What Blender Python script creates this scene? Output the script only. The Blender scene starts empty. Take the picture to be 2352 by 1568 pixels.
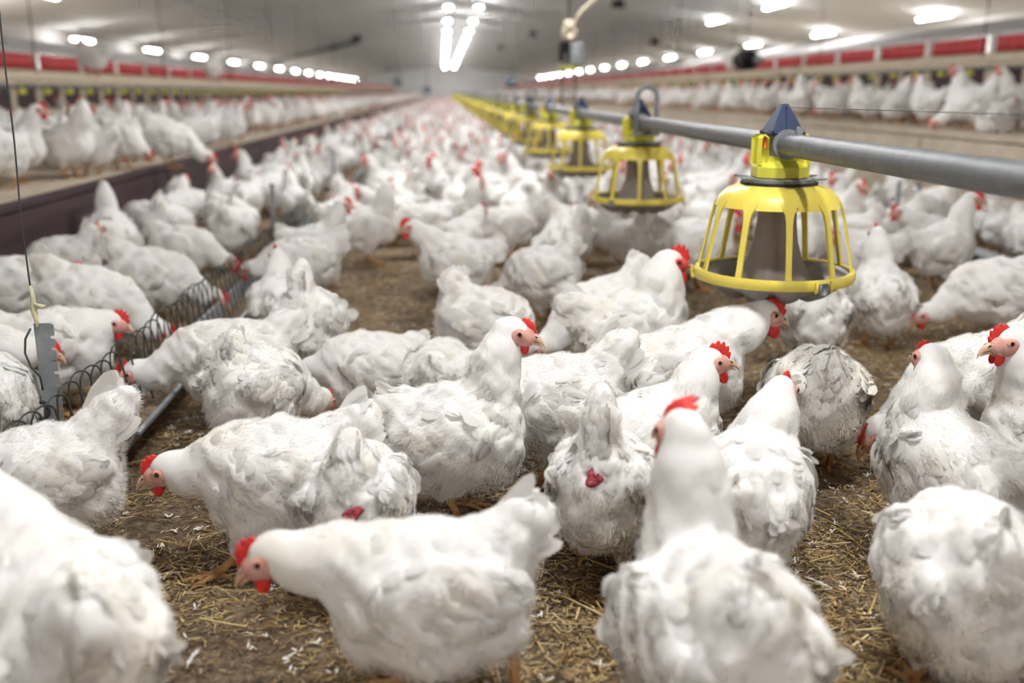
# Broiler-breeder house: white hens on straw, yellow pan feeders, chain-feeder trough, raised platforms with nests.
LAMP = 95.0          # tube lamps over the nests
LAMP_C = 380.0       # lamps under the ridge
EXPOSURE = 0.22
FOCUS = 2.24
FSTOP = 1.7
FPX = 2287.0         # focal length in pixels of a 2352-wide frame
import bpy, math, random
import numpy as np
import openvdb
from mathutils import Vector, Matrix

random.seed(7)
RNG = np.random.default_rng(7)
SC = bpy.context.scene
COL = SC.collection
PI = math.pi


# ---------------------------------------------------------------- materials
def nmat(name):
    m = bpy.data.materials.new(name)
    m.use_nodes = True
    nt = m.node_tree
    nt.nodes.clear()
    out = nt.nodes.new('ShaderNodeOutputMaterial')
    return m, nt, out


def N(nt, typ, **kw):
    n = nt.nodes.new(typ)
    for k, v in kw.items():
        if k in n.inputs:
            n.inputs[k].default_value = v
        else:
            setattr(n, k, v)
    return n


def ramp(nt, stops):
    r = nt.nodes.new('ShaderNodeValToRGB')
    e = r.color_ramp.elements
    while len(e) < len(stops):
        e.new(0.5)
    for i, (p, c) in enumerate(stops):
        e[i].position = p
        e[i].color = (*c, 1)
    return r


def noisy(name, stops, scale=8.0, detail=5.0, rough=0.6, metal=0.0, bump=0.0, bscale=60.0, spec=0.5, stretch=None, coat=0.0):
    """Principled surface whose colour runs through a noise ramp, with optional fine bump."""
    m, nt, out = nmat(name)
    p = N(nt, 'ShaderNodeBsdfPrincipled', Roughness=rough, Metallic=metal)
    p.inputs['Specular IOR Level'].default_value = spec
    p.inputs['Coat Weight'].default_value = coat
    tc = N(nt, 'ShaderNodeTexCoord')
    src = tc.outputs['Object']
    if stretch:
        mp = N(nt, 'ShaderNodeMapping')
        mp.inputs['Scale'].default_value = stretch
        nt.links.new(src, mp.inputs['Vector'])
        src = mp.outputs['Vector']
    nz = N(nt, 'ShaderNodeTexNoise', Scale=scale, Detail=detail, Roughness=0.6)
    nt.links.new(src, nz.inputs['Vector'])
    r = ramp(nt, stops)
    nt.links.new(nz.outputs['Fac'], r.inputs['Fac'])
    nt.links.new(r.outputs['Color'], p.inputs['Base Color'])
    if bump > 0:
        n2 = N(nt, 'ShaderNodeTexNoise', Scale=bscale, Detail=4.0)
        nt.links.new(src, n2.inputs['Vector'])
        b = N(nt, 'ShaderNodeBump', Strength=bump, Distance=0.01)
        nt.links.new(n2.outputs['Fac'], b.inputs['Height'])
        nt.links.new(b.outputs['Normal'], p.inputs['Normal'])
    nt.links.new(p.outputs['BSDF'], out.inputs['Surface'])
    return m


def feather_mat(name, white, cream, thr=(0.5, 0.78), transl=0.0, scale=9.0):
    m, nt, out = nmat(name)
    tc = N(nt, 'ShaderNodeTexCoord')
    nz = N(nt, 'ShaderNodeTexNoise', Scale=scale, Detail=4.0, Roughness=0.55)
    nt.links.new(tc.outputs['Object'], nz.inputs['Vector'])
    r = ramp(nt, [(thr[0], white), (thr[1], cream)])
    nt.links.new(nz.outputs['Fac'], r.inputs['Fac'])
    d = N(nt, 'ShaderNodeBsdfDiffuse', Roughness=0.0)
    t = N(nt, 'ShaderNodeBsdfTranslucent')
    nt.links.new(r.outputs['Color'], d.inputs['Color'])
    nt.links.new(r.outputs['Color'], t.inputs['Color'])
    mx = N(nt, 'ShaderNodeMixShader', Fac=transl)
    nt.links.new(d.outputs['BSDF'], mx.inputs[1])
    nt.links.new(t.outputs['BSDF'], mx.inputs[2])
    nt.links.new(mx.outputs['Shader'], out.inputs['Surface'])
    return m


def plain(name, col, rough=0.5, metal=0.0, emit=None, strength=0.0, spec=0.5):
    m, nt, out = nmat(name)
    p = N(nt, 'ShaderNodeBsdfPrincipled', Roughness=rough, Metallic=metal)
    p.inputs['Base Color'].default_value = (*col, 1)
    p.inputs['Specular IOR Level'].default_value = spec
    if emit:
        p.inputs['Emission Color'].default_value = (*emit, 1)
        p.inputs['Emission Strength'].default_value = strength
    nt.links.new(p.outputs['BSDF'], out.inputs['Surface'])
    return m


M = {}
M['feather'] = feather_mat('white_plumage', (0.90, 0.89, 0.875), (0.84, 0.79, 0.69))
M['soiled'] = feather_mat('soiled_plumage', (0.88, 0.86, 0.83), (0.77, 0.70, 0.58), thr=(0.45, 0.75), scale=7.0)
M['vane'] = feather_mat('white_vane', (0.91, 0.90, 0.885), (0.86, 0.81, 0.71), thr=(0.5, 0.78), transl=0.36)
M['tail'] = feather_mat('white_tail_vane', (0.91, 0.90, 0.885), (0.86, 0.82, 0.73), thr=(0.5, 0.78), transl=0.42)
M['down'] = feather_mat('white_down', (0.90, 0.885, 0.86), (0.86, 0.83, 0.76), transl=0.2)
M['comb'] = noisy('red_comb_skin', [(0.3, (0.62, 0.012, 0.018)), (0.7, (0.86, 0.05, 0.035))], scale=70, rough=0.5, bump=0.25, bscale=500)
M['face'] = noisy('pink_face_skin', [(0.35, (0.76, 0.47, 0.40)), (0.65, (0.64, 0.28, 0.23))], scale=45, rough=0.6, bump=0.3, bscale=420)
M['face_red'] = noisy('red_face_skin', [(0.3, (0.70, 0.03, 0.04)), (0.7, (0.80, 0.15, 0.12))], scale=50, rough=0.55, bump=0.3, bscale=420)
M['beak'] = noisy('horn_beak', [(0.3, (0.80, 0.53, 0.41)), (0.75, (0.66, 0.42, 0.27))], scale=60, rough=0.4)
M['iris'] = plain('brown_eye', (0.09, 0.025, 0.012), rough=0.12)
M['pupil'] = plain('black_pupil', (0.004, 0.003, 0.003), rough=0.05)
M['lobe'] = plain('white_earlobe', (0.88, 0.80, 0.78), rough=0.7)
M['leg'] = noisy('yellow_leg_scale', [(0.3, (0.66, 0.38, 0.15)), (0.7, (0.50, 0.25, 0.11))], scale=50, rough=0.6, bump=0.6, bscale=260)
M['wound'] = noisy('raw_red_skin', [(0.35, (0.26, 0.015, 0.035)), (0.6, (0.58, 0.09, 0.12)), (0.75, (0.74, 0.34, 0.34))], scale=75, rough=0.7, bump=0.6, bscale=300)


# ---------------------------------------------------------------- mesh helpers
def mesh_from(name, V, F, mats, smooth=True, mat_idx=None):
    me = bpy.data.meshes.new(name)
    V = np.asarray(V, dtype=np.float32)
    if isinstance(F, np.ndarray):
        k = F.shape[1]
        nf = len(F)
        me.vertices.add(len(V))
        me.vertices.foreach_set('co', V.ravel())
        me.loops.add(nf * k)
        me.loops.foreach_set('vertex_index', F.astype(np.int32).ravel())
        me.polygons.add(nf)
        me.polygons.foreach_set('loop_start', np.arange(0, nf * k, k, dtype=np.int32))
        me.update(calc_edges=True)
    else:
        me.from_pydata(V.tolist(), [], [list(map(int, f)) for f in F])
    for m in (mats if isinstance(mats, (list, tuple)) else [mats]):
        me.materials.append(m)
    if mat_idx is not None:
        me.polygons.foreach_set('material_index', np.asarray(mat_idx, dtype=np.int32))
    me.polygons.foreach_set('use_smooth', np.full(len(me.polygons), smooth, dtype=bool))
    me.update()
    return me


def link(name, data, parent=None):
    o = bpy.data.objects.new(name, data)
    COL.objects.link(o)
    if parent is not None:
        o.parent = parent
    return o


def tag(o, label=None, cat=None, group=None, kind=None):
    if label:
        o['label'] = label
    if cat:
        o['category'] = cat
    if group:
        o['group'] = group
    if kind:
        o['kind'] = kind
    return o


def empty(name, loc=(0, 0, 0), rz=0.0):
    o = bpy.data.objects.new(name, None)
    o.empty_display_size = 0.05
    o.location = loc
    o.rotation_euler = (0, 0, rz)
    COL.objects.link(o)
    return o


class MB:
    """Collects boxes, tubes, lathes and sheets into one mesh (material index per piece)."""

    def __init__(self):
        self.V, self.F, self.I = [], [], []

    def add(self, V, F, mi=0):
        b = len(self.V)
        self.V.extend([tuple(map(float, v)) for v in V])
        self.F.extend([tuple(b + int(i) for i in f) for f in F])
        self.I.extend([mi] * len(F))
        return self

    def box(self, c, s, mi=0, rot=None, bev=0.0):
        x, y, z = s[0] / 2, s[1] / 2, s[2] / 2
        if bev <= 0:
            V = [Vector(p) for p in ((-x, -y, -z), (x, -y, -z), (x, y, -z), (-x, y, -z), (-x, -y, z), (x, -y, z), (x, y, z), (-x, y, z))]
            F = [(0, 3, 2, 1), (4, 5, 6, 7), (0, 1, 5, 4), (1, 2, 6, 5), (2, 3, 7, 6), (3, 0, 4, 7)]
        else:
            b = min(bev, x * .9, y * .9, z * .9)
            V = []
            for zz, k in ((-z, b), (-z + b, 0), (z - b, 0), (z, b)):
                for (sx, sy) in ((-1, -1), (1, -1), (1, 1), (-1, 1)):
                    for j in (0, 1):
                        ax, ay = x - k, y - k
                        flip = (sx * sy > 0)
                        if (j == 0) ^ flip:
                            V.append(Vector((sx * (ax), sy * (ay - b), zz)))
                        else:
                            V.append(Vector((sx * (ax - b), sy * (ay), zz)))
            F = [tuple(range(7, -1, -1)), tuple(range(24, 32))]
            for r in range(3):
                for i in range(8):
                    j = (i + 1) % 8
                    F.append((r * 8 + i, r * 8 + j, r * 8 + 8 + j, r * 8 + 8 + i))
        if rot is not None:
            V = [rot @ v for v in V]
        c = Vector(c)
        return self.add([v + c for v in V], F, mi)

    def tube(self, pts, r, n=8, mi=0, cap=True, squash=1.0):
        pts = [Vector(p) for p in pts]
        rs = r if isinstance(r, (list, tuple)) else [r] * len(pts)
        V, F = [], []
        ref = None
        for i, p in enumerate(pts):
            t = (pts[min(i + 1, len(pts) - 1)] - pts[max(i - 1, 0)]).normalized()
            if ref is None:
                ref = Vector((0, 0, 1)) if abs(t.z) < 0.9 else Vector((1, 0, 0))
            a = (ref - t * ref.dot(t)).normalized()
            ref = a
            b = t.cross(a)
            for k in range(n):
                an = 2 * PI * k / n
                V.append(p + (a * math.cos(an) * squash + b * math.sin(an)) * rs[i])
        for i in range(len(pts) - 1):
            for k in range(n):
                k2 = (k + 1) % n
                F.append((i * n + k, i * n + k2, (i + 1) * n + k2, (i + 1) * n + k))
        if cap:
            F.append(tuple(range(n - 1, -1, -1)))
            F.append(tuple((len(pts) - 1) * n + k for k in range(n)))
        return self.add(V, F, mi)

    def lathe(self, prof, n=24, c=(0, 0, 0), mi=0, closed=False, a0=0.0):
        V, F = [], []
        for (r, z) in prof:
            for k in range(n):
                an = a0 + 2 * PI * k / n
                V.append((c[0] + r * math.cos(an), c[1] + r * math.sin(an), c[2] + z))
        m = len(prof)
        for i in range(m if closed else m - 1):
            i2 = (i + 1) % m
            for k in range(n):
                k2 = (k + 1) % n
                F.append((i * n + k, i * n + k2, i2 * n + k2, i2 * n + k))
        return self.add(V, F, mi)

    def sphere(self, c, r, nu=10, nv=7, mi=0, R=None):
        V, F = [], []
        r = r if isinstance(r, (list, tuple)) else (r, r, r)
        for j in range(nv + 1):
            ph = PI * j / nv
            for i in range(nu):
                th = 2 * PI * i / nu
                v = Vector((r[0] * math.sin(ph) * math.cos(th), r[1] * math.sin(ph) * math.sin(th), r[2] * math.cos(ph)))
                if R is not None:
                    v = R @ v
                V.append(v + Vector(c))
        for j in range(nv):
            for i in range(nu):
                i2 = (i + 1) % nu
                F.append((j * nu + i, (j + 1) * nu + i, (j + 1) * nu + i2, j * nu + i2))
        return self.add(V, F, mi)

    def mesh(self, name, mats, smooth=True):
        return mesh_from(name, self.V, self.F, mats, smooth, self.I)

    def build(self, name, mats, parent=None, smooth=True, sharp=None):
        me = self.mesh(name, mats, smooth)
        if sharp:
            me.set_sharp_from_angle(angle=math.radians(sharp))
        return link(name, me, parent)


# ---------------------------------------------------------------- hens
def rot_y(deg):          # nose-up pitch for a bird whose nose points along +X
    a = math.radians(deg)
    return np.array([[math.cos(a), 0, -math.sin(a)], [0, 1, 0], [math.sin(a), 0, math.cos(a)]])


def rot_z(deg):
    a = math.radians(deg)
    return np.array([[math.cos(a), -math.sin(a), 0], [math.sin(a), math.cos(a), 0], [0, 0, 1]])


def rot_x(deg):
    a = math.radians(deg)
    return np.array([[1, 0, 0], [0, math.cos(a), -math.sin(a)], [0, math.sin(a), math.cos(a)]])


def smin(a, b, k):
    h = np.clip(0.5 + 0.5 * (b - a) / k, 0, 1)
    return b + (a - b) * h - k * h * (1 - h)


def sd_ell(P, c, r, R=None):
    q = P - np.asarray(c)
    if R is not None:
        q = q @ R
    r = np.asarray(r)
    k0 = np.linalg.norm(q / r, axis=-1)
    k1 = np.linalg.norm(q / (r * r), axis=-1)
    return k0 * (k0 - 1) / np.maximum(k1, 1e-9)


def sd_cap(P, a, b, r1, r2):
    a, b = np.asarray(a), np.asarray(b)
    ba = b - a
    t = np.clip(((P - a) @ ba) / max(ba @ ba, 1e-12), 0, 1)
    return np.linalg.norm(P - a - t[..., None] * ba, axis=-1) - (r1 + (r2 - r1) * t)


HS = 1.20        # head size relative to the body


class Hen:
    """One bird's pose; all lengths in metres for a bird of unit size, nose along +X, standing on z=0."""

    def __init__(self, head=(.135, 0, .385), hyaw=0.0, hpitch=0.0, pitch=6.0, sit=0.0, puff=1.0, tail=38.0, tlen=1.0,
                 step=(0.0, 0.0), comb=1.0, male=False, neck=1.0, wing=0.0, roll=0.0, lean=None):
        self.__dict__.update(locals())
        cz = .198 - .085 * sit
        self.c = np.array([0, 0, cz])
        self.R = rot_y(pitch) @ rot_x(roll)
        self.hc = np.array(head, float)
        self.HR = rot_z(hyaw) @ rot_y(hpitch)
        # neck curve
        p0 = self.c + self.R @ np.array([.070, 0, .022])
        p1 = p0 + self.R @ np.array([.026, 0, .090])
        d = self.hc - p0
        L = np.linalg.norm(d)
        hb = self.HR @ np.array([-.55, 0, -.85])
        hb /= np.linalg.norm(hb)
        mix = d / L
        hb = hb * 0.8 - mix * 0.5
        hb /= np.linalg.norm(hb)
        p3 = self.hc + self.HR @ np.array([-.012, 0, -.006])
        p2 = p3 + hb * min(.085, .42 * L)
        p1 = p0 + (p1 - p0) * min(1.0, L / .2)
        ts = np.linspace(0, 1, 9)
        self.nk = np.array([(1 - t) ** 3 * p0 + 3 * (1 - t) ** 2 * t * p1 + 3 * (1 - t) * t * t * p2 + t ** 3 * p3 for t in ts])
        self.nr = np.interp(ts, [0, .25, .5, .75, .9, 1], np.array([.070, .060, .053, .048, .041, .030]) * np.array([1, neck, neck, neck, 1, 1]))
        # tail axis
        self.tb = self.c + self.R @ np.array([-.098, 0, .045])
        self.td = self.R @ rot_y(-tail) @ np.array([-1.0, 0, 0])
        # hips
        self.hip = [self.c + self.R @ np.array([.005, s * .052, -.055]) for s in (1, -1)]
        self.foot = [np.array([.012 + step[i], s * .05, 0]) for i, s in enumerate((1, -1))]
        self.hock = [np.array([f[0] * .75 - .022, f[1] * 1.02, .068 + .55 * max(0, -step[i] - .03)]) for i, f in enumerate(self.foot)]

    def wings(self):
        out = []
        for s in (1, -1):
            R = self.R @ rot_z(s * 4.0) @ rot_y(6.0 + self.wing) @ rot_x(s * 10)
            out.append((self.c + self.R @ np.array([-.015, s * .086 * self.puff, .022]), R, s))
        return out

    def sdf(self, P):
        pf = self.puff
        R, c = self.R, self.c
        B = lambda v: c + R @ np.array(v)
        d = sd_ell(P, B((0, 0, 0)), (.132, .096 * pf, .106 * pf), R)
        d = smin(d, sd_ell(P, B((.080, 0, -.010)), (.077, .086 * pf, .092 * pf), R), .03)
        d = smin(d, sd_ell(P, B((.018, 0, .035)), (.110, .082 * pf, .078), R), .03)
        d = smin(d, sd_ell(P, B((-.083, 0, .008)), (.078, .080 * pf, .082), R), .035)
        d = smin(d, sd_ell(P, B((-.074, 0, -.058)), (.066, .078 * pf, .062 * pf), R), .04)
        tt = self.tb + self.td * (.105 * self.tlen)
        tc = self.tb + self.td * (.048 * self.tlen)
        TR = np.stack([self.td, R @ np.array([0, 1.0, 0]), np.cross(self.td, R @ np.array([0, 1.0, 0]))], axis=1)
        d = smin(d, sd_ell(P, tc, (.082 * self.tlen, .035, .046), TR), .045)
        # thighs
        for i in (0, 1):
            hk = self.hock[i]
            if self.sit > .5:
                d = smin(d, sd_ell(P, self.hip[i] + np.array([.03, 0, -.01]), (.085, .05, .05)), .035)
            else:
                d = smin(d, sd_cap(P, self.hip[i], hk + np.array([0.006, 0, .012]), .058, .017), .030)
        # wings
        for (wc, WR, s) in self.wings():
            d = smin(d, sd_ell(P, wc, (.106, .024, .064), WR), .012)
            d = smin(d, sd_ell(P, wc + WR @ np.array([-.074, 0, .008]), (.054, .017, .036), WR), .012)
        # neck and head
        n = None
        for i in range(len(self.nk) - 1):
            e = sd_cap(P, self.nk[i], self.nk[i + 1], self.nr[i], self.nr[i + 1])
            n = e if n is None else smin(n, e, .012)
        h = sd_ell(P, self.hc + self.HR @ np.array([-.006, 0, .003]) * HS, (.0345 * HS, .0222 * HS, .0275 * HS), self.HR)
        n = smin(n, h, .009)
        d = smin(d, n, .024)
        return d

    def surface(self, h):
        pts = np.vstack([self.nk, self.hc[None] + [[.05, .03, .05]], self.hc[None] - [[.05, .03, .05]], (self.tb + self.td * .14)[None], self.c[None] + [[.19, .15, .15]], self.c[None] - [[.20, .15, .0]]])
        lo = pts.min(0) - .03
        hi = pts.max(0) + .03
        lo[2] = 0.0 if self.sit > .5 else .03
        n = np.ceil((hi - lo) / h).astype(int) + 1
        ax = [lo[i] + h * np.arange(n[i]) for i in range(3)]
        G = np.stack(np.meshgrid(*ax, indexing='ij'), axis=-1)
        D = self.sdf(G.reshape(-1, 3)).reshape(n).astype(np.float32)
        # soft clumps of plumage
        ph = self.ph = RNG.uniform(0, 6.28, 9)
        X, Y, Z = G[..., 0], G[..., 1], G[..., 2]
        hd = np.linalg.norm(G - self.hc, axis=-1)
        amp = np.clip((hd - .04) / .08, 0, 1) * .0034
        D += (amp * (np.sin(72 * X + 31 * Z + ph[0]) * np.sin(66 * Y + ph[1]) + np.sin(88 * Z - 40 * X + ph[2]) * np.sin(47 * X + 52 * Y + ph[3]) + .6 * np.sin(130 * X + ph[4]) * np.sin(140 * Z + 60 * Y + ph[5]))).astype(np.float32)
        D[0], D[-1], D[:, 0], D[:, -1], D[:, :, 0], D[:, :, -1] = (np.maximum(a, h) for a in (D[0], D[-1], D[:, 0], D[:, -1], D[:, :, 0], D[:, :, -1]))
        g = openvdb.FloatGrid(10.0)
        g.copyFromArray(D)
        V, Q = g.convertToQuads(0.0)
        return lo + V * h, Q

    def grad(self, P, e=.002):
        g = np.stack([self.sdf(P + np.array(v)) - self.sdf(P - np.array(v)) for v in ((e, 0, 0), (0, e, 0), (0, 0, e))], axis=-1)
        return g / np.maximum(np.linalg.norm(g, axis=-1, keepdims=True), 1e-9)

    def flow(self, P):
        """Feather direction (tangent not yet projected), feather length and region weights at points P."""
        # neck
        dn = np.full(len(P), 9.0)
        ax = np.zeros_like(P)
        tn = np.zeros(len(P))
        for i in range(len(self.nk) - 1):
            e = sd_cap(P, self.nk[i], self.nk[i + 1], self.nr[i], self.nr[i + 1])
            m = e < dn
            dn = np.where(m, e, dn)
            a = self.nk[i] - self.nk[i + 1]
            ax[m] = a / np.linalg.norm(a)
            tn[m] = i / 8.0
        dh = np.linalg.norm(P - self.hc, axis=-1)
        wn = np.exp(-np.maximum(dn, 0) / .010) * np.clip((tn - .16) / .25, 0, 1)
        Q = (P - self.c) @ self.R
        body = np.stack([-np.ones(len(P)), np.zeros(len(P)), -.25 - .9 * np.clip(-Q[:, 2] / .1, 0, 1)], -1) @ self.R.T
        dt = sd_cap(P, self.tb, self.tb + self.td * .11 * self.tlen, .04, .03)
        wt = np.exp(-np.maximum(dt, 0) / .012)
        dth = np.minimum(*[sd_cap(P, self.hip[i], self.hock[i], .052, .017) for i in (0, 1)])
        wth = np.exp(-np.maximum(dth, 0) / .012) * np.clip((self.c[2] - .06 - P[:, 2]) / .04, 0, 1)
        f = body * (1 - wn)[:, None] + ax * (wn * 1.6)[:, None] + self.td * (wt * 1.4)[:, None] + np.array([-.2, 0, -1.2]) * wth[:, None]
        L = .034 * np.ones(len(P))
        L = L * (1 - wn) + wn * .024
        L = np.where(dh < .060, .012, L)
        L = np.where(dh < .043, .0, L)
        ww = np.zeros(len(P))
        for (wc, WR, s) in self.wings():
            ww = np.maximum(ww, np.exp(-np.maximum(sd_ell(P, wc, (.108, .028, .066), WR), 0) / .004))
        L = L * (1 + .25 * ww)
        belly = np.clip((self.c[2] - .02 - P[:, 2]) / .06, 0, 1) * (1 - wn)
        return f, L, dict(neck=wn, tail=wt, thigh=wth, wing=ww, belly=belly, dh=dh)


def blades(p, t, n, L, W, lift, curl, side_jit=0.0):
    """Feather blades as curved 3 x 5 sheets; all inputs are arrays over the feathers."""
    k = len(p)
    s = np.cross(n, t)
    U = np.array([0, .3, .64, .9, 1.0])
    Wd = np.array([.30, .92, 1.0, .66, .12])
    V = np.zeros((k, 5, 3, 3))
    for r in range(5):
        c = p + t * (L * U[r])[:, None] + n * (lift * U[r] + curl * U[r] ** 2)[:, None] + s * (side_jit * U[r] ** 2)[:, None] if not np.isscalar(side_jit) else p + t * (L * U[r])[:, None] + n * (lift * U[r] + curl * U[r] ** 2)[:, None]
        w = W * Wd[r] * .5
        V[:, r, 0] = c - s * w[:, None] - n * (w * .20)[:, None]
        V[:, r, 1] = c
        V[:, r, 2] = c + s * w[:, None] - n * (w * .20)[:, None]
    q = []
    for r in range(4):
        for j in range(2):
            a = r * 3 + j
            q.append((a, a + 3, a + 4, a + 1))
    q = np.array(q)
    F = (q[None] + (np.arange(k) * 15)[:, None, None]).reshape(-1, 4)
    NV = np.zeros((k, 5, 3, 3))
    for r in range(5):
        for j, q in enumerate((-.30, 0, .30)):
            NV[:, r, j] = n + s * q + t * (.22 * U[r] - .05)
    NV /= np.linalg.norm(NV, axis=-1, keepdims=True)
    blades.normals = NV.reshape(-1, 3)
    return V.reshape(-1, 3), F


def soft_normals(me, nv):
    """Feather vanes shade with the soft roundness of the plumage they belong to."""
    me.normals_split_custom_set_from_vertices(nv.astype(np.float32))
    return me


def unit(a):
    return a / np.maximum(np.linalg.norm(a, axis=-1, keepdims=True), 1e-9)


def sample_surface(V, Q, n):
    A, Bq, C, D = V[Q[:, 0]], V[Q[:, 1]], V[Q[:, 2]], V[Q[:, 3]]
    ar = np.linalg.norm(np.cross(C - A, D - Bq), axis=-1)
    i = RNG.choice(len(Q), n, p=ar / ar.sum())
    u, v = RNG.random((n, 1)), RNG.random((n, 1))
    return (A[i] * (1 - u) + Bq[i] * u) * (1 - v) + (D[i] * (1 - u) + C[i] * u) * v


def hen_parts(H, h=.006, nf=1500, nd=0, scale=1.0, wound=False, mats=None, eyes=True):
    """All meshes of one bird in its own frame: list of (name, mesh, children, label)."""
    out = []
    feather = mats or M['feather']
    V, Q = H.surface(h)
    out.append(('body', mesh_from('hen_body', V * scale, Q, feather), [], None))
    if nf:
        P = sample_surface(V, Q, nf)
        n = H.grad(P)
        f, L, w = H.flow(P)
        ok = (L > 0) & (w['tail'] < .62)
        if wound is not False:
            wp = H.c + H.R @ np.array(wound)
            ok &= np.linalg.norm(P - wp, axis=-1) > .034
        P, n, f, L = P[ok], n[ok], f[ok], L[ok]
        w = {k: v[ok] for k, v in w.items()}
        k = len(P)
        messy = .08 + .26 * w['belly'] + .22 * w['thigh'] + .10 * w['tail']
        f = unit(f) + RNG.normal(0, 1, (k, 3)) * messy[:, None]
        t = unit(f - n * (f * n).sum(-1, keepdims=True))
        L = L * RNG.uniform(.75, 1.25, k)
        W = L * RNG.uniform(.62, .85, k)
        lift = RNG.uniform(-.0018, .0014, k) + .003 * w['belly'] * RNG.random(k)
        lift = np.where(RNG.random(k) < .008, lift + .006, lift) * np.clip(L / .03, .2, 1.2)
        curl = -L * L * RNG.uniform(1.6, 3.2, k)
        FV, FF = blades(P - n * .0035, t, n, L, W, lift, curl)
        # wing coverts and flight feathers
        wv, wf, off, wn_ = [FV], [FF], len(FV), [blades.normals]
        for (wc, WR, s) in H.wings():
            for row, (x0, x1, z0, z1, ll, cnt) in enumerate(((.040, -.072, -.050, -.018, .074, 13), (.058, -.060, -.026, .010, .055, 14), (.070, -.048, -.002, .032, .042, 14), (.066, -.035, .020, .044, .034, 10))):
                a = np.clip(np.linspace(0, 1, cnt) + RNG.normal(0, .02, cnt), 0, 1)
                loc = np.stack([x0 + (x1 - x0) * a, np.full(cnt, s * .035), z0 + (z1 - z0) * a], -1)
                p = wc + loc @ WR.T
                for _ in range(4):
                    p = p - H.sdf(p)[:, None] * H.grad(p)
                nn = unit(H.grad(p) + RNG.normal(0, .06, (cnt, 3)))
                tt = np.stack([-np.ones(cnt), np.zeros(cnt), -.36 + .42 * a], -1) + RNG.normal(0, .05, (cnt, 3))
                tt = tt @ WR.T
                tt = unit(tt - nn * (nn * tt).sum(-1, keepdims=True))
                LL = ll * RNG.uniform(.78, 1.02, cnt)
                v, fq = blades(p - nn * .002, tt, nn, LL, LL * (.40 + .12 * row), RNG.uniform(-.001, .0015, cnt) + .0015 * (3 - row), -LL * .07)
                wv.append(v)
                wn_.append(blades.normals)
                wf.append(fq + off)
                off += len(v)
        out.append(('plumage', soft_normals(mesh_from('hen_plumage', np.vstack(wv) * scale, np.vstack(wf), M['vane'] if mats is None else feather), np.vstack(wn_)), [], None))
        # tail fan: two leaning rows that meet in a ridge
        cnt = 9
        tv, tf, off = [], [], 0
        up = H.R @ np.array([1.0, 0, 0])
        up = unit((up - H.td * (up @ H.td))[None])[0]
        sd = H.R @ np.array([0, 1.0, 0])
        for s in (1, -1):
            a = np.linspace(0, 1, cnt)
            p = H.tb + H.td * .035 + np.outer(.022 - .05 * a, up) + np.outer(s * (.004 + .018 * a), sd)
            tt = unit(H.td + np.outer(.22 - .62 * a, up) + np.outer(s * (.01 + .09 * a), sd) + RNG.normal(0, .035, (cnt, 3)))
            nn = np.outer(np.ones(cnt), sd * s) + np.outer(.25 + .3 * a, up) + RNG.normal(0, .1, (cnt, 3))
            nn = unit(nn - tt * (nn * tt).sum(-1, keepdims=True))
            LL = (.098 - .03 * a) * H.tlen * RNG.uniform(.9, 1.12, cnt)
            v, fq = blades(p, tt, nn, LL, LL * .36, RNG.uniform(0, .004, cnt), -LL * .07)
            tv.append(v)
            tf.append(fq + off)
            off += len(v)
        out.append(('tail_feathers', mesh_from('hen_tail', np.vstack(tv) * scale, np.vstack(tf), M['tail']), [], None))
    if nd:
        P = sample_surface(V, Q, nd)
        n = H.grad(P)
        f, L, w = H.flow(P)
        ok = (w['dh'] > .039)
        if wound is not False:
            ok &= np.linalg.norm(P - wp, axis=-1) > .022
        P, n, f, L = P[ok], n[ok], f[ok], L[ok]
        w = {k: v[ok] for k, v in w.items()}
        k = len(P)
        t = unit(unit(f) * .8 + n * (.30 + .45 * w['belly'])[:, None] + RNG.normal(0, .22, (k, 3)))
        ln = np.where(w['dh'] < .07, .004, .0085 + .006 * w['belly']) * RNG.uniform(.5, 1.3, k)
        ln = ln * (1 - .45 * w['neck'])
        pts = np.zeros((k, 3, 3))
        base = P + n * .001
        pts[:, 0] = base
        pts[:, 1] = base + t * (ln * .5)[:, None]
        pts[:, 2] = base + t * ln[:, None] + unit(f) * (ln * .22)[:, None] + np.array([0, 0, -1.0]) * (ln * .1)[:, None]
        cu = bpy.data.hair_curves.new('hen_down')
        cu.add_curves([3] * k)
        cu.attributes['position'].data.foreach_set('vector', (pts * scale).astype(np.float32).ravel())
        ra = cu.attributes.get('radius') or cu.attributes.new('radius', 'FLOAT', 'POINT')
        ra.data.foreach_set('value', np.tile(np.array([.00030, .00022, .00006]) * scale, k).astype(np.float32))
        cu.materials.append(M['down'])
        out.append(('down', cu, [], None))
    # ---- head furniture
    HR = Matrix(H.HR.tolist())
    hc = Vector(H.hc)
    bs = scale
    X = lambda v: (hc + HR @ Vector(v) * HS) * bs
    scale = bs * HS
    big = H.male
    fm = MB()
    S3 = lambda *v: tuple(q * scale for q in v)
    fm.sphere(X((.0190, 0, -.0055)), S3(.0235, .0190, .0200), 20, 14, 0, HR)
    for s in (1, -1):
        fm.sphere(X((.0065, s * .0160, -.0045)), S3(.0230, .0088, .0175), 22, 14, 0, HR @ Matrix.Rotation(math.radians(-s * 9), 3, 'Z'))
        fm.sphere(X((-.0125, s * .0225, -.0165)), S3(.0030, .0034, .0080), 8, 6, 0, HR @ Matrix.Rotation(math.radians(18), 3, 'Y'))
        fm.sphere(X((.0125, s * .0225, .0036)), S3(.0082, .0032, .0074), 14, 8, 0, HR)
    fchild = []
    face = fm.mesh('hen_face', M['face_red'] if big else M['face'])
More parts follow.
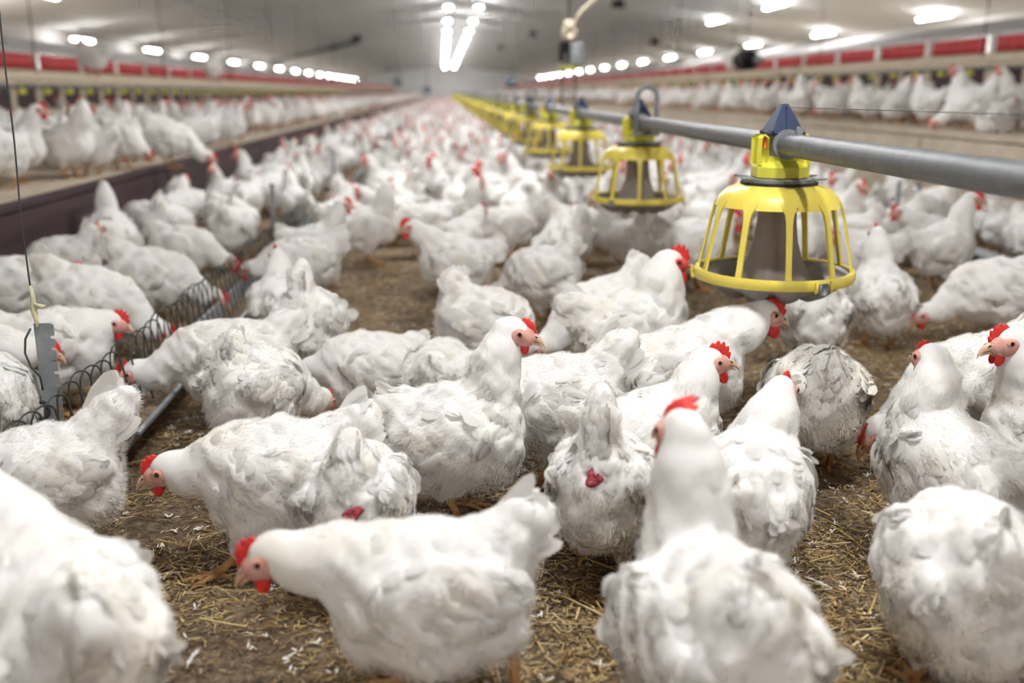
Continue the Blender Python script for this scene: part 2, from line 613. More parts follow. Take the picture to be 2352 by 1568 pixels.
    for s in (1, -1):
        lm = MB()
        lm.sphere(X((-.0095, s * .0222, -.0030)), tuple(v * scale for v in (.0068, .0042, .0088)), 10, 7, 0, HR)
        fchild.append(('earlobe', lm.mesh('hen_earlobe', M['lobe']), [], 'white earlobe'))
        if eyes:
            em = MB()
            A = HR @ Vector((.12, s, .1)).normalized()
            em.sphere(X((.0125, s * .0215, .0038)), .0056 * scale, 12, 8, 0)
            q = A.to_track_quat('Z', 'Y').to_matrix()
            em.sphere(X((.0129, s * .0250, .0042)), (.0029 * scale, .0029 * scale, .0026 * scale), 10, 6, 1, q)
            fchild.append(('eye', em.mesh('hen_eye', [M['iris'], M['pupil']]), [], 'dark brown eye'))
    out.append(('face', face, fchild, 'bare pink face skin' if not big else 'bare red face skin'))
    # beak
    bm_ = MB()
    cl = [(.033, -.0050), (.0415, -.0065), (.0490, -.0095), (.0555, -.0145), (.0595, -.0205), (.0605, -.0250)]
    rr = [.0112, .0098, .0080, .0056, .0030, .0008]
    ring = []
    for (x, z), r in zip(cl, rr):
        ring.append([X((x, r * .82 * math.cos(a), z + r * (1.0 if math.sin(a) > 0 else .62) * math.sin(a))) for a in np.linspace(0, 2 * PI, 11)[:-1]])
    Vb = [v for rg in ring for v in rg]
    Fb = [(i * 10 + k, i * 10 + (k + 1) % 10, (i + 1) * 10 + (k + 1) % 10, (i + 1) * 10 + k) for i in range(5) for k in range(10)]
    bm_.add(Vb, Fb)
    cl2 = [(.028, -.0150), (.040, -.0152), (.0485, -.0175), (.0550, -.0215)]
    rr2 = [.0078, .0062, .0042, .0010]
    Vb = []
    for (x, z), r in zip(cl2, rr2):
        Vb += [X((x, r * .85 * math.cos(a), z + r * .55 * math.sin(a))) for a in np.linspace(0, 2 * PI, 9)[:-1]]
    bm_.add(Vb, [(i * 8 + k, i * 8 + (k + 1) % 8, (i + 1) * 8 + (k + 1) % 8, (i + 1) * 8 + k) for i in range(3) for k in range(8)])
    for s in (1, -1):
        bm_.sphere(X((.0430, s * .0072, -.0020)), tuple(v * scale for v in (.0034, .0012, .0011)), 8, 5, 1, HR @ Matrix.Rotation(math.radians(28), 3, 'Y'))
    out.append(('beak', bm_.mesh('hen_beak', [M['beak'], M['pupil']]), [], None))
    # comb
    cs = H.comb
    nu = 37
    base = []
    for i in range(nu):
        u = i / (nu - 1)
        ph = math.radians(4 + (58 + 26 * min(cs, 2.2)) * u)          # around the forehead, front to back
        base.append((.0065 + .0315 * math.cos(ph), -.002 + .0292 * math.sin(ph), ph))
    cm = MB()
    Vc = []
    teeth = 5
    lean = H.lean if H.lean is not None else (.3 * (cs - 1) if cs > 1.6 else 0)
    for i in range(nu):
        u = i / (nu - 1)
        x, z, ph = base[i]
        saw = abs(((u * teeth) % 1.0) - .5) * 2
        env = math.sin(PI * min(1, .06 + u * .94)) ** .6
        hgt = (.0105 * cs) * env * (1.0 - .55 * saw ** 1.3) + .0025
        dx, dz = math.cos(ph) * .5 + .1, math.sin(ph) * .9 + .45
        q = math.hypot(dx, dz)
        for (fr, th) in ((-.75, .0034), (.45, .0026), (.85, .0017), (1.0, .0007)):
            px, pz = x + dx / q * hgt * fr, z + dz / q * hgt * fr
            yy = lean * max(0, fr) ** 2 * hgt
            pz -= .45 * abs(lean) * max(0, fr) ** 2 * hgt
            Vc.append(X((px, yy + th * (1 + .3 * (cs - 1)), pz)))
            Vc.append(X((px, yy - th * (1 + .3 * (cs - 1)), pz)))
    Fc = []
    for i in range(nu - 1):
        a, b = i * 8, i * 8 + 8
        for j in range(3):
            Fc.append((a + 2 * j, a + 2 * j + 2, b + 2 * j + 2, b + 2 * j))
            Fc.append((a + 2 * j + 1, b + 2 * j + 1, b + 2 * j + 3, a + 2 * j + 3))
        Fc.append((a + 6, a + 7, b + 7, b + 6))
    for a in (0, (nu - 1) * 8):
        for j in range(3):
            Fc.append((a + 2 * j, a + 2 * j + 1, a + 2 * j + 3, a + 2 * j + 2))
    cm.add(Vc, Fc)
    out.append(('comb', cm.mesh('hen_comb', M['comb']), [], 'red serrated comb'))
    for s in (1, -1):
        wm = MB()
        wz = (.0085 + .0045 * cs) * (1.25 if big else 1)
        wm.sphere(X((.0215 + .002 * cs, s * .0095, -.0185 - wz * .6)), ((.0055 + .0035 * cs) * scale, .0030 * scale, wz * scale), 12, 9, 0, HR @ Matrix.Rotation(math.radians(-20), 3, 'Y'))
        out.append(('wattle', wm.mesh('hen_wattle', M['comb']), [], 'red wattle'))
    # legs
    scale = bs
    for i, s in enumerate((1, -1)):
        lg = MB()
        ft, hk = Vector(H.foot[i]), Vector(H.hock[i])
        if H.sit > .5:
            ft = Vector((.075, s * .04, 0))
            lg_pts = [Vector((.02, s * .04, .035)), ft + Vector((0, 0, .012))]
        else:
            lg_pts = [Vector(H.hip[i]) * .5 + hk * .5, hk + Vector((.002, 0, .012)), hk, hk * .5 + ft * .5 + Vector((.001, 0, .004)), ft + Vector((0, 0, .014))]
        rr = [.013, .0125, .0112, .0082, .0088][-len(lg_pts):]
        lg.tube([p * scale for p in lg_pts], [r * scale for r in rr], 10)
        for (an, ln, r) in ((0, .064, .0058), (34, .052, .0052), (-34, .050, .0052), (172, .026, .0046)):
            a = math.radians(an + s * 4)
            d = Vector((math.cos(a), math.sin(a), 0))
            o = ft + Vector((0, 0, .0095))
            pts = [o, o + d * ln * .3 + Vector((0, 0, .001)), o + d * ln * .62 + Vector((0, 0, -.002)), o + d * ln * .86 + Vector((0, 0, -.0035)), o + d * ln * 1.0 + Vector((0, 0, -.005)), o + d * ln * 1.2 + Vector((0, 0, -.0088))]
            lg.tube([p * scale for p in pts], [v * scale for v in (.0078, r, r * .82, r * .95, r * .6, .0006)], 8)
        out.append(('leg', lg.mesh('hen_leg', M['leg']), [], None))
    if wound is not False:
        wm = MB()
        nrm = H.grad(wp[None])[0]
        # settle the patch on the skin
        p = wp.copy()
        for _ in range(6):
            p = p - H.sdf(p[None])[0] * H.grad(p[None])[0]
        nrm = H.grad(p[None])[0]
        q = Vector(nrm).to_track_quat('Z', 'Y').to_matrix()
        Vw, Fw = [], []
        rings, seg = 4, 18
        w0, w1 = RNG.uniform(0, 6.28, 2)
        rad = [.82 + .22 * math.sin(4 * PI * k / seg + w0) + .14 * math.sin(6 * PI * k / seg + w1) for k in range(seg)]
        for r in range(rings + 1):
            for k in range(seg):
                a = 2 * PI * k / seg
                rr_ = .026 * r / rings * rad[k]
                pt = np.array(Vector(p) + q @ Vector((rr_ * math.cos(a), rr_ * math.sin(a) * .75, 0)))
                pt = pt - (H.sdf(pt[None])[0]) * H.grad(pt[None])[0] + nrm * (.0065 if r < rings else .0005)
                Vw.append(pt * scale)
        for r in range(rings):
            for k in range(seg):
                k2 = (k + 1) % seg
                Fw.append((r * seg + k, r * seg + k2, (r + 1) * seg + k2, (r + 1) * seg + k))
        wm.add(Vw, Fw)
        out.append(('bare_patch', wm.mesh('hen_wound', M['wound']), [], 'raw red bare patch of skin'))
    return out


def place_parts(parts, root):
    for (nm, me, kids, lab) in parts:
        o = link(nm, me, root)
        if nm in ('plumage', 'down'):
            o['kind'] = 'stuff'
        if lab:
            o['label'] = lab
        for (n2, m2, _, l2) in kids:
            c = link(n2, m2, o)
            if l2:
                c['label'] = l2


_th, _ps = math.radians(14.0421), math.radians(3.8343)
FWD = (math.sin(_ps) * math.cos(_th), math.cos(_ps) * math.cos(_th), -math.sin(_th))
RGT = (math.cos(_ps), -math.sin(_ps), 0.0)
UPV = (RGT[1] * FWD[2] - RGT[2] * FWD[1], RGT[2] * FWD[0] - RGT[0] * FWD[2], RGT[0] * FWD[1] - RGT[1] * FWD[0])


# ---------------------------------------------------------------- the poultry house
EYE = (0.0, 0.0, 0.95)
RIDGE_X, RIDGE_Z, SLOPE = 0.5, 3.55, 0.135
Y0, Y1, XL, XR = -32.0, 99.0, -8.7, 9.9


def roof_z(x):
    return RIDGE_Z - SLOPE * abs(x - RIDGE_X)


M['litter'] = None
m, nt, out = nmat('trodden_litter')
p = N(nt, 'ShaderNodeBsdfPrincipled', Roughness=0.95)
p.inputs['Specular IOR Level'].default_value = 0.15
tc = N(nt, 'ShaderNodeTexCoord')
n1 = N(nt, 'ShaderNodeTexNoise', Scale=2.2, Detail=6.0, Roughness=0.65)
n2 = N(nt, 'ShaderNodeTexNoise', Scale=38.0, Detail=8.0, Roughness=0.75)
n3 = N(nt, 'ShaderNodeTexVoronoi', Scale=95.0)
for n_ in (n1, n2, n3):
    nt.links.new(tc.outputs['Object'], n_.inputs['Vector'])
mx = N(nt, 'ShaderNodeMix', data_type='FLOAT')
mx.inputs[0].default_value = 0.6
nt.links.new(n1.outputs['Fac'], mx.inputs[2])
nt.links.new(n2.outputs['Fac'], mx.inputs[3])
r = ramp(nt, [(0.36, (0.085, 0.055, 0.038)), (0.47, (0.20, 0.142, 0.092)), (0.56, (0.37, 0.285, 0.19)), (0.70, (0.56, 0.47, 0.34))])
nt.links.new(mx.outputs[0], r.inputs['Fac'])
nt.links.new(r.outputs['Color'], p.inputs['Base Color'])
b1 = N(nt, 'ShaderNodeBump', Strength=0.9, Distance=0.012)
nt.links.new(n2.outputs['Fac'], b1.inputs['Height'])
b2 = N(nt, 'ShaderNodeBump', Strength=0.5, Distance=0.004)
nt.links.new(n3.outputs['Distance'], b2.inputs['Height'])
nt.links.new(b1.outputs['Normal'], b2.inputs['Normal'])
nt.links.new(b2.outputs['Normal'], p.inputs['Normal'])
nt.links.new(p.outputs['BSDF'], out.inputs['Surface'])
M['litter'] = m

M['ceiling'] = noisy('grey_ceiling_panel', [(0.3, (0.55, 0.56, 0.57)), (0.7, (0.69, 0.70, 0.71))], scale=0.5, rough=0.7, stretch=(1, .35, 1))
M['wallm'] = noisy('grey_wall_panel', [(0.3, (0.55, 0.54, 0.53)), (0.7, (0.66, 0.65, 0.64))], scale=0.8, rough=0.8)
M['endwall'] = noisy('white_end_panel', [(0.3, (0.78, 0.78, 0.79)), (0.7, (0.85, 0.85, 0.86))], scale=0.8, rough=0.7)
M['dark_wood_and_opening'] = noisy('dark_board_and_opening', [(0.3, (0.035, 0.016, 0.020)), (0.7, (0.075, 0.036, 0.040))], scale=5, rough=0.75, stretch=(1, .25, 3), bump=.2)
M['slat'] = noisy('dusty_slat_deck', [(0.3, (0.46, 0.38, 0.29)), (0.7, (0.62, 0.54, 0.43))], scale=6, rough=0.9, bump=.3)
M['galv'] = noisy('galvanised_steel', [(0.3, (0.23, 0.25, 0.265)), (0.7, (0.36, 0.38, 0.40))], scale=22, rough=0.55, metal=0.35, bump=.12, bscale=130)
M['pipe'] = noisy('dull_grey_pipe', [(0.3, (0.15, 0.16, 0.17)), (0.7, (0.22, 0.23, 0.24))], scale=30, rough=0.42, metal=0.25, bump=.15, bscale=240)
M['dark_steel'] = plain('dark_wire', (0.075, 0.085, 0.08), rough=0.5, metal=0.5)
M['red_flap'] = noisy('red_nest_curtain', [(0.3, (0.50, 0.035, 0.045)), (0.7, (0.66, 0.085, 0.085))], scale=3, rough=0.7)
M['beige'] = noisy('beige_nest_board', [(0.3, (0.62, 0.52, 0.38)), (0.7, (0.74, 0.65, 0.51))], scale=3, rough=0.8)
M['yellow'] = noisy('yellow_plastic', [(0.3, (0.84, 0.68, 0.10)), (0.7, (0.88, 0.74, 0.14))], scale=14, rough=0.32)
M['lime'] = noisy('lime_plastic', [(0.3, (0.76, 0.72, 0.07)), (0.7, (0.82, 0.78, 0.11))], scale=14, rough=0.32)
M['grey_pl'] = noisy('taupe_plastic', [(0.3, (0.25, 0.21, 0.185)), (0.7, (0.31, 0.265, 0.235))], scale=10, rough=0.45)
M['pan'] = noisy('grey_pan_plastic', [(0.3, (0.22, 0.20, 0.19)), (0.7, (0.33, 0.31, 0.295))], scale=16, rough=0.4)
M['blue'] = plain('navy_plastic', (0.014, 0.030, 0.09), rough=0.4)
M['steelblue'] = plain('steel_blue_box', (0.11, 0.19, 0.27), rough=0.5)
M['black'] = plain('black_rubber', (0.02, 0.018, 0.022), rough=0.6)
M['lamp'] = plain('lit_diffuser', (0.9, 0.9, 0.9), rough=0.5, emit=(1.0, 0.992, 0.98), strength=1.0)
M['lamp'].node_tree.nodes['Principled BSDF'].inputs['Emission Strength'].default_value = LAMP
M['lamp_c'] = plain('lit_centre_diffuser', (0.9, 0.9, 0.9), rough=0.5, emit=(1.0, 0.992, 0.98), strength=LAMP_C)
M['housing'] = plain('white_lamp_housing', (0.75, 0.75, 0.74), rough=0.5)
M['twine'] = noisy('pale_twine', [(0.3, (0.62, 0.60, 0.36)), (0.7, (0.74, 0.72, 0.52))], scale=60, rough=0.9)
M['orange'] = plain('orange_mark', (0.75, 0.16, 0.02), rough=0.5)


def struct(name, mb, mat, sharp=None):
    o = mb.build(name, mat, smooth=bool(sharp), sharp=sharp)
    o['kind'] = 'structure'
    return o


mb = MB()
mb.box(((XL + XR) / 2, (Y0 + Y1) / 2, -.1), (XR - XL, Y1 - Y0, .2))
struct('floor', mb, M['litter'])
mb = MB()
for (xa, xb) in ((XL - .1, RIDGE_X), (RIDGE_X, XR + .1)):
    za, zb = roof_z(xa), roof_z(xb)
    mb.add([(xa, Y0 - .1, za), (xb, Y0 - .1, zb), (xb, Y1 + .1, zb), (xa, Y1 + .1, za), (xa, Y0 - .1, za + .12), (xb, Y0 - .1, zb + .12), (xb, Y1 + .1, zb + .12), (xa, Y1 + .1, za + .12)],
           [(0, 1, 2, 3), (7, 6, 5, 4), (0, 4, 5, 1), (1, 5, 6, 2), (2, 6, 7, 3), (3, 7, 4, 0)])
struct('ceiling', mb, M['ceiling'])
for nm, x, mt in (('wall_left', XL - .06, 'wallm'), ('wall_right', XR + .06, 'wallm')):
    mb = MB()
    mb.box((x, (Y0 + Y1) / 2, 1.2), (.12, Y1 - Y0 + .2, 2.4))
    struct(nm, mb, M[mt])
for nm, y, mt in (('wall_back', Y1 + .06, 'endwall'), ('wall_front', Y0 - .06, 'wallm')):
    mb = MB()
    q = [(XL - .1, 0), (XR + .1, 0), (XR + .1, roof_z(XR) + .05), (RIDGE_X, RIDGE_Z + .05), (XL - .1, roof_z(XL) + .05)]
    mb.add([(a, y - .06, b) for a, b in q] + [(a, y + .06, b) for a, b in q], [(0, 1, 2, 3, 4), (9, 8, 7, 6, 5)] + [(i, (i + 1) % 5, 5 + (i + 1) % 5, 5 + i) for i in range(5)])
    struct(nm, mb, M[mt])

# raised slatted platforms on both sides
PL, PR, ZL, ZR = -2.08, 3.72, 0.43, 0.66
for nm, xa, xb, z, lab in (('platform', XL, PL, ZL, 'raised slatted platform with a dark front board along the left'),
                           ('platform', PR, XR, ZR, 'raised slatted platform edged in beige along the right')):
    t = empty(nm, ((xa + xb) / 2, 33.5, 0))
    tag(t, lab, 'platform', kind='structure')
    mb = MB()
    xi = xb if xa == XL else xa
    s = -1 if xa == XL else 1
    loc = lambda x: x - (xa + xb) / 2
    mb.box((loc((xa + xb) / 2), 0, z - .02), (xb - xa, 130.9, .04))
    for i in range(44):
        mb.box((loc(xi + s * (.04 + .07 * i)), 0, z + .004), (.045, 130.9, .010))
    mb.build('slat_deck', M['slat'], t, smooth=False)
    mb = MB()
    for k in range(33):
        mb.box((loc(xi - s * .012), -65.5 + 3.965 * k + 1.99, (z - .04) / 2), (.03, 3.95, z - .045), bev=.004)
    f = mb.build('front_board', M['dark_wood_and_opening'] if s < 0 else M['slat'], t, smooth=False)
    f['label'] = 'dark stained front board' if s < 0 else 'dusty beige front board'
    mb = MB()
    mb.box((loc(xi - s * .014), 0, z - .012), (.05, 130.9, .045), bev=.006)
    mb.build('edge_batten', M['slat'] if s > 0 else M['dark_wood_and_opening'], t, smooth=False)

# nest boxes with red curtains at the back of each platform
XN = {'l': -4.55, 'r': 5.75}


def nest(side):
    s = -1 if side == 'l' else 1
    z = (ZL if side == 'l' else ZR)
    zt = 1.20 if side == 'l' else 1.36
    t = empty('nest_box', (XN[side], 0, z))
    mb = MB()
    mb.box((s * .55, 0, (zt - z) / 2), (1.1, 1.36, zt - z), 0)
    for k in (-1, 1):
        mb.box((s * -.004, k * .34, (zt - z) * .62), (.02, .5, (zt - z) * .34), 1, bev=.004)  # nest openings: the shade inside them painted as flat dark panels
    mb.build('body', [M['beige'], M['dark_wood_and_opening']], t, smooth=False)
    mb = MB()
    n = 22
    V = []
    for i in range(n + 1):
        y = -.58 + 1.16 * i / n
        w = .012 * math.sin(i * 1.9)
        V += [(s * (-.015 + w), y, zt - z + .16), (s * (-.02 + w * 1.6), y, zt - z - .005), (s * (.0 + w), y, zt - z + .16), (s * (-.005 + w * 1.6), y, zt - z - .005)]
    F = []
    for i in range(n):
        a, b = 4 * i, 4 * i + 4
        F += [(a, b, b + 1, a + 1), (a + 2, a + 3, b + 3, b + 2), (a, a + 2, b + 2, b), (a + 1, b + 1, b + 3, a + 3)]
    F += [(0, 1, 3, 2), (4 * n, 4 * n + 2, 4 * n + 3, 4 * n + 1)]
    mb.add(V, F)
    c = mb.build('curtain', M['red_flap'], t)
    c['label'] = 'red nest curtain'
    mb = MB()
    mb.add([(0, -.69, zt - z + .17), (0, .69, zt - z + .17), (s * 1.1, .69, zt - z + .42), (s * 1.1, -.69, zt - z + .42), (0, -.69, zt - z + .20), (0, .69, zt - z + .20), (s * 1.1, .69, zt - z + .45), (s * 1.1, -.69, zt - z + .45)],
           [(0, 1, 2, 3), (7, 6, 5, 4), (0, 4, 5, 1), (1, 5, 6, 2), (2, 6, 7, 3), (3, 7, 4, 0)])
    for k in (-.66, .66):
        mb.box((s * .03, k, zt - z + .09), (.05, .045, .19))
    mb.build('lid', M['wallm'], t, smooth=False)
    return t


def copy_tree(o, parent=None):
    c = o.copy()
    COL.objects.link(c)
    if parent is not None:
        c.parent = parent
    for ch in list(o.children):
        copy_tree(ch, c)
    return c


for side in 'lr':
    first = nest(side)
    for k in range(66):
        t = first if k == 0 else copy_tree(first)
        t.location.y = 5.6 + 1.40 * k
        word = 'left' if side == 'l' else 'right'
        tag(t, 'blurred beige nest box with a red curtain in the row along the %s platform' % word, 'nest box', 'nest boxes along the %s platform' % word)

# perch rails with drinkers in front of the nests
for side, x, z, word in (('l', -3.52, 1.08, 'left'), ('r', 4.95, 1.25, 'right')):
    t = empty('drinker_rail', (x, 45, z))
    tag(t, 'long beige drinker rail with yellow cups above the %s platform' % word, 'rail')
    mb = MB()
    mb.box((0, 0, 0), (.13, 104, .05), bev=.008)
    mb.build('rail', M['beige'], t, smooth=False)
    mb = MB()
    mb.tube([(0, -52, -.085), (0, 52, -.085)], .014, 8)
    mb.build('water_pipe', M['pipe'], t)
    for k in range(60):
        mb = MB()
        y = -40 + .55 * k
        mb.lathe([(.008, .02), (.012, -.01), (.034, -.03), (.038, -.055), (.02, -.06), (.0, -.06)], 10, (0, y, -.085))
        mb.build('drinker_cup', M['lime'], t)
    for k in range(22):
        mb = MB()
        y = -44 + 4.1 * k
        mb.tube([(0, y, .02), (0, y, roof_z(x) - z - .005)], .006, 6)
        mb.build('hanger', M['dark_steel'], t)

# ceiling lamps
def lamp_mesh(L, w, dp, mat):
    """White tray with a rounded lit diffuser below it."""
    h = MB()
    h.box((0, 0, 0), (w, L + .05, .04), bev=.01)
    d = MB()
    n = 10
    V, F = [], []
    ends = [-L / 2, -L / 2 + dp * .5, L / 2 - dp * .5, L / 2]
    for e, yy in enumerate(ends):
        q = .55 if e in (0, 3) else 1.0
        for i in range(n + 1):
            a = PI * i / n
            V.append((math.cos(a) * w * .45 * (.8 + .2 * q), yy, -.021 - math.sin(a) * dp * q))
    for e in range(3):
        for i in range(n):
            o_ = e * (n + 1)
            F.append((o_ + i, o_ + i + 1, o_ + n + 2 + i, o_ + n + 1 + i))
    F += [tuple(range(n, -1, -1)), tuple(range(3 * (n + 1), 4 * (n + 1)))]
    d.add(V, F)
    return h.mesh('lamp_housing', M['housing'], False), d.mesh('lamp_diffuser', mat, True)


LM = {'tube': lamp_mesh(1.15, .11, .022, M['lamp']), 'bulb': lamp_mesh(.22, .17, .055, M['lamp_c'])}


def lamp(x, y, z, label, group, kind='tube'):
    t = empty('ceiling_lamp', (x, y, z))
    tag(t, label, 'lamp', group)
    link('housing', LM[kind][0], t)
    link('diffuser', LM[kind][1], t)
    if roof_z(x) - z > .08:
        mb = MB()
        for k in (-.08, .08):
            mb.tube([(0, k, .012), (0, k, roof_z(x) - z - .004)], .004, 6)
        mb.build('hanger', M['dark_steel'], t)


for k in range(24):
    y = -31.5 + 5.5 * k
    lamp(.18, y, 3.26, 'bright lamp in the left of the two centre rows under the ridge', 'centre ceiling lamps, left row', 'bulb')
    lamp(1.02, y, 3.26, 'bright lamp in the right of the two centre rows under the ridge', 'centre ceiling lamps, right row', 'bulb')
for k in range(23):
    y = -25.75 + 5.5 * k
    lamp(-8.0, y, 2.10, 'tube lamp in the low row over the left nest boxes', 'lamps over the left nest boxes')
    lamp(9.0, y + .35, 2.31, 'tube lamp in the low row over the right nest boxes', 'lamps over the right nest boxes')
lamp(-6.6, 17.9, roof_z(-6.6) - .05, 'single lamp high on the left slope of the ceiling, cut by the top edge', 'lamps on the ceiling slopes')
for y in (16.6, 20.7, 25.2):
    lamp(6.7, y, roof_z(6.7) - .05, 'lamp above the low right row, up the right slope of the ceiling', 'lamps on the ceiling slopes')

# round dark ceiling fans
VENT = [(4.15, 24.5, .17, 'largest dark round ceiling fan, at the top right of the lamp rows'), (-3.25, 40, .22, 'dark round ceiling fan left of the lamp rows'),
        (-4.6, 44, .16, 'small dark ceiling fan left of another one'), (-4.5, 86, .24, 'far dark ceiling fan low on the left slope'),
        (3.4, 39, .15, 'small dark ceiling fan right of the lamp rows'), (2.9, 52, .17, 'dim dark ceiling fan close to the right lamp row'), (7.0, 34, .2, 'dark ceiling fan above the right nest boxes')]
for (x, y, r_, lab) in VENT:
    t = empty('ceiling_fan', (x, y, roof_z(x)))
    tag(t, lab, 'fan')
    mb = MB()
    mb.lathe([(r_ * .7, .03), (r_ * .75, -.05), (r_, -.09), (r_, -.17), (r_ * .94, -.17), (r_ * .9, -.10), (r_ * .3, -.09), (0, -.09)], 20)
    mb.build('duct', M['black'], t)
    mb = MB()
    mb.lathe([(0, -.15), (r_ * .25, -.15), (r_ * .25, -.10)], 12)
    for k in range(5):
        a = 2 * PI * k / 5
        R3 = Matrix.Rotation(a, 3, 'Z') @ Matrix.Rotation(.5, 3, 'X')
        mb.box(R3 @ Vector((r_ * .55, 0, 0)) + Vector((0, 0, -.125)), (r_ * .66, r_ * .3, .008), rot=R3)
    mb.build('blades', M['dark_steel'], t)
# duct line across the left slope
mb = MB()
mb.tube([(-7.6, 47, roof_z(-7.6) - .16), (-3.3, 41, roof_z(-3.3) - .16)], .07, 10)
o = mb.build('air_duct', M['dark_steel'])
tag(o, 'dark thin duct running up the left ceiling slope to a fan', 'duct')


# ---------------------------------------------------------------- pan feeder line
FX, FZ, FY = 0.915, 0.8145, [2.7 + 2.03 * k for k in range(47)]
t = empty('feeder_pipe', (FX, 0, FZ))
tag(t, 'long straight grey feed pipe carrying the yellow pan feeders', 'pipe')
mb = MB()
ys = [-31.5 + 3 * k for k in range(44)]
mb.tube([(0, y, 0) for y in ys], .0305, 20)
mb.build('pipe', M['pipe'], t)
for y in (FY[1] - .17, FY[4] - .17, FY[8] - .17, FY[13] - .17):
    mb = MB()
    pts = [(-.045, y, -.045), (-.045, y, .04)] + [(-.045 + .045 * (1 - math.cos(a)), y, .04 + .075 + .045 * math.sin(a)) for a in np.linspace(0, PI, 9)] + [(.045, y, .04), (.045, y, -.045)]
    mb.tube(pts, .011, 8)
    mb.tube([(-.06, y, -.045), (.06, y, -.045)], .011, 8)
    mb.build('hanging_loop', M['galv'], t)
mb = MB()
mb.tube([(0, -8.5, .135), (0, FY[0], .097)], .0011, 5)
mb.build('anti_perch_wire', M['dark_steel'], t)


def squeeze(mb):
    """Heights of the feeder's stacked pieces, settled to the real stack."""
    zs, zt = [-.60, -.448, -.258, -.198, -.178, -.03, 1], [-.504, -.352, -.166, -.108, -.090, -.03, 1]
    mb.V = [(x, y, float(np.interp(z, zs, zt))) for (x, y, z) in mb.V]
    return mb


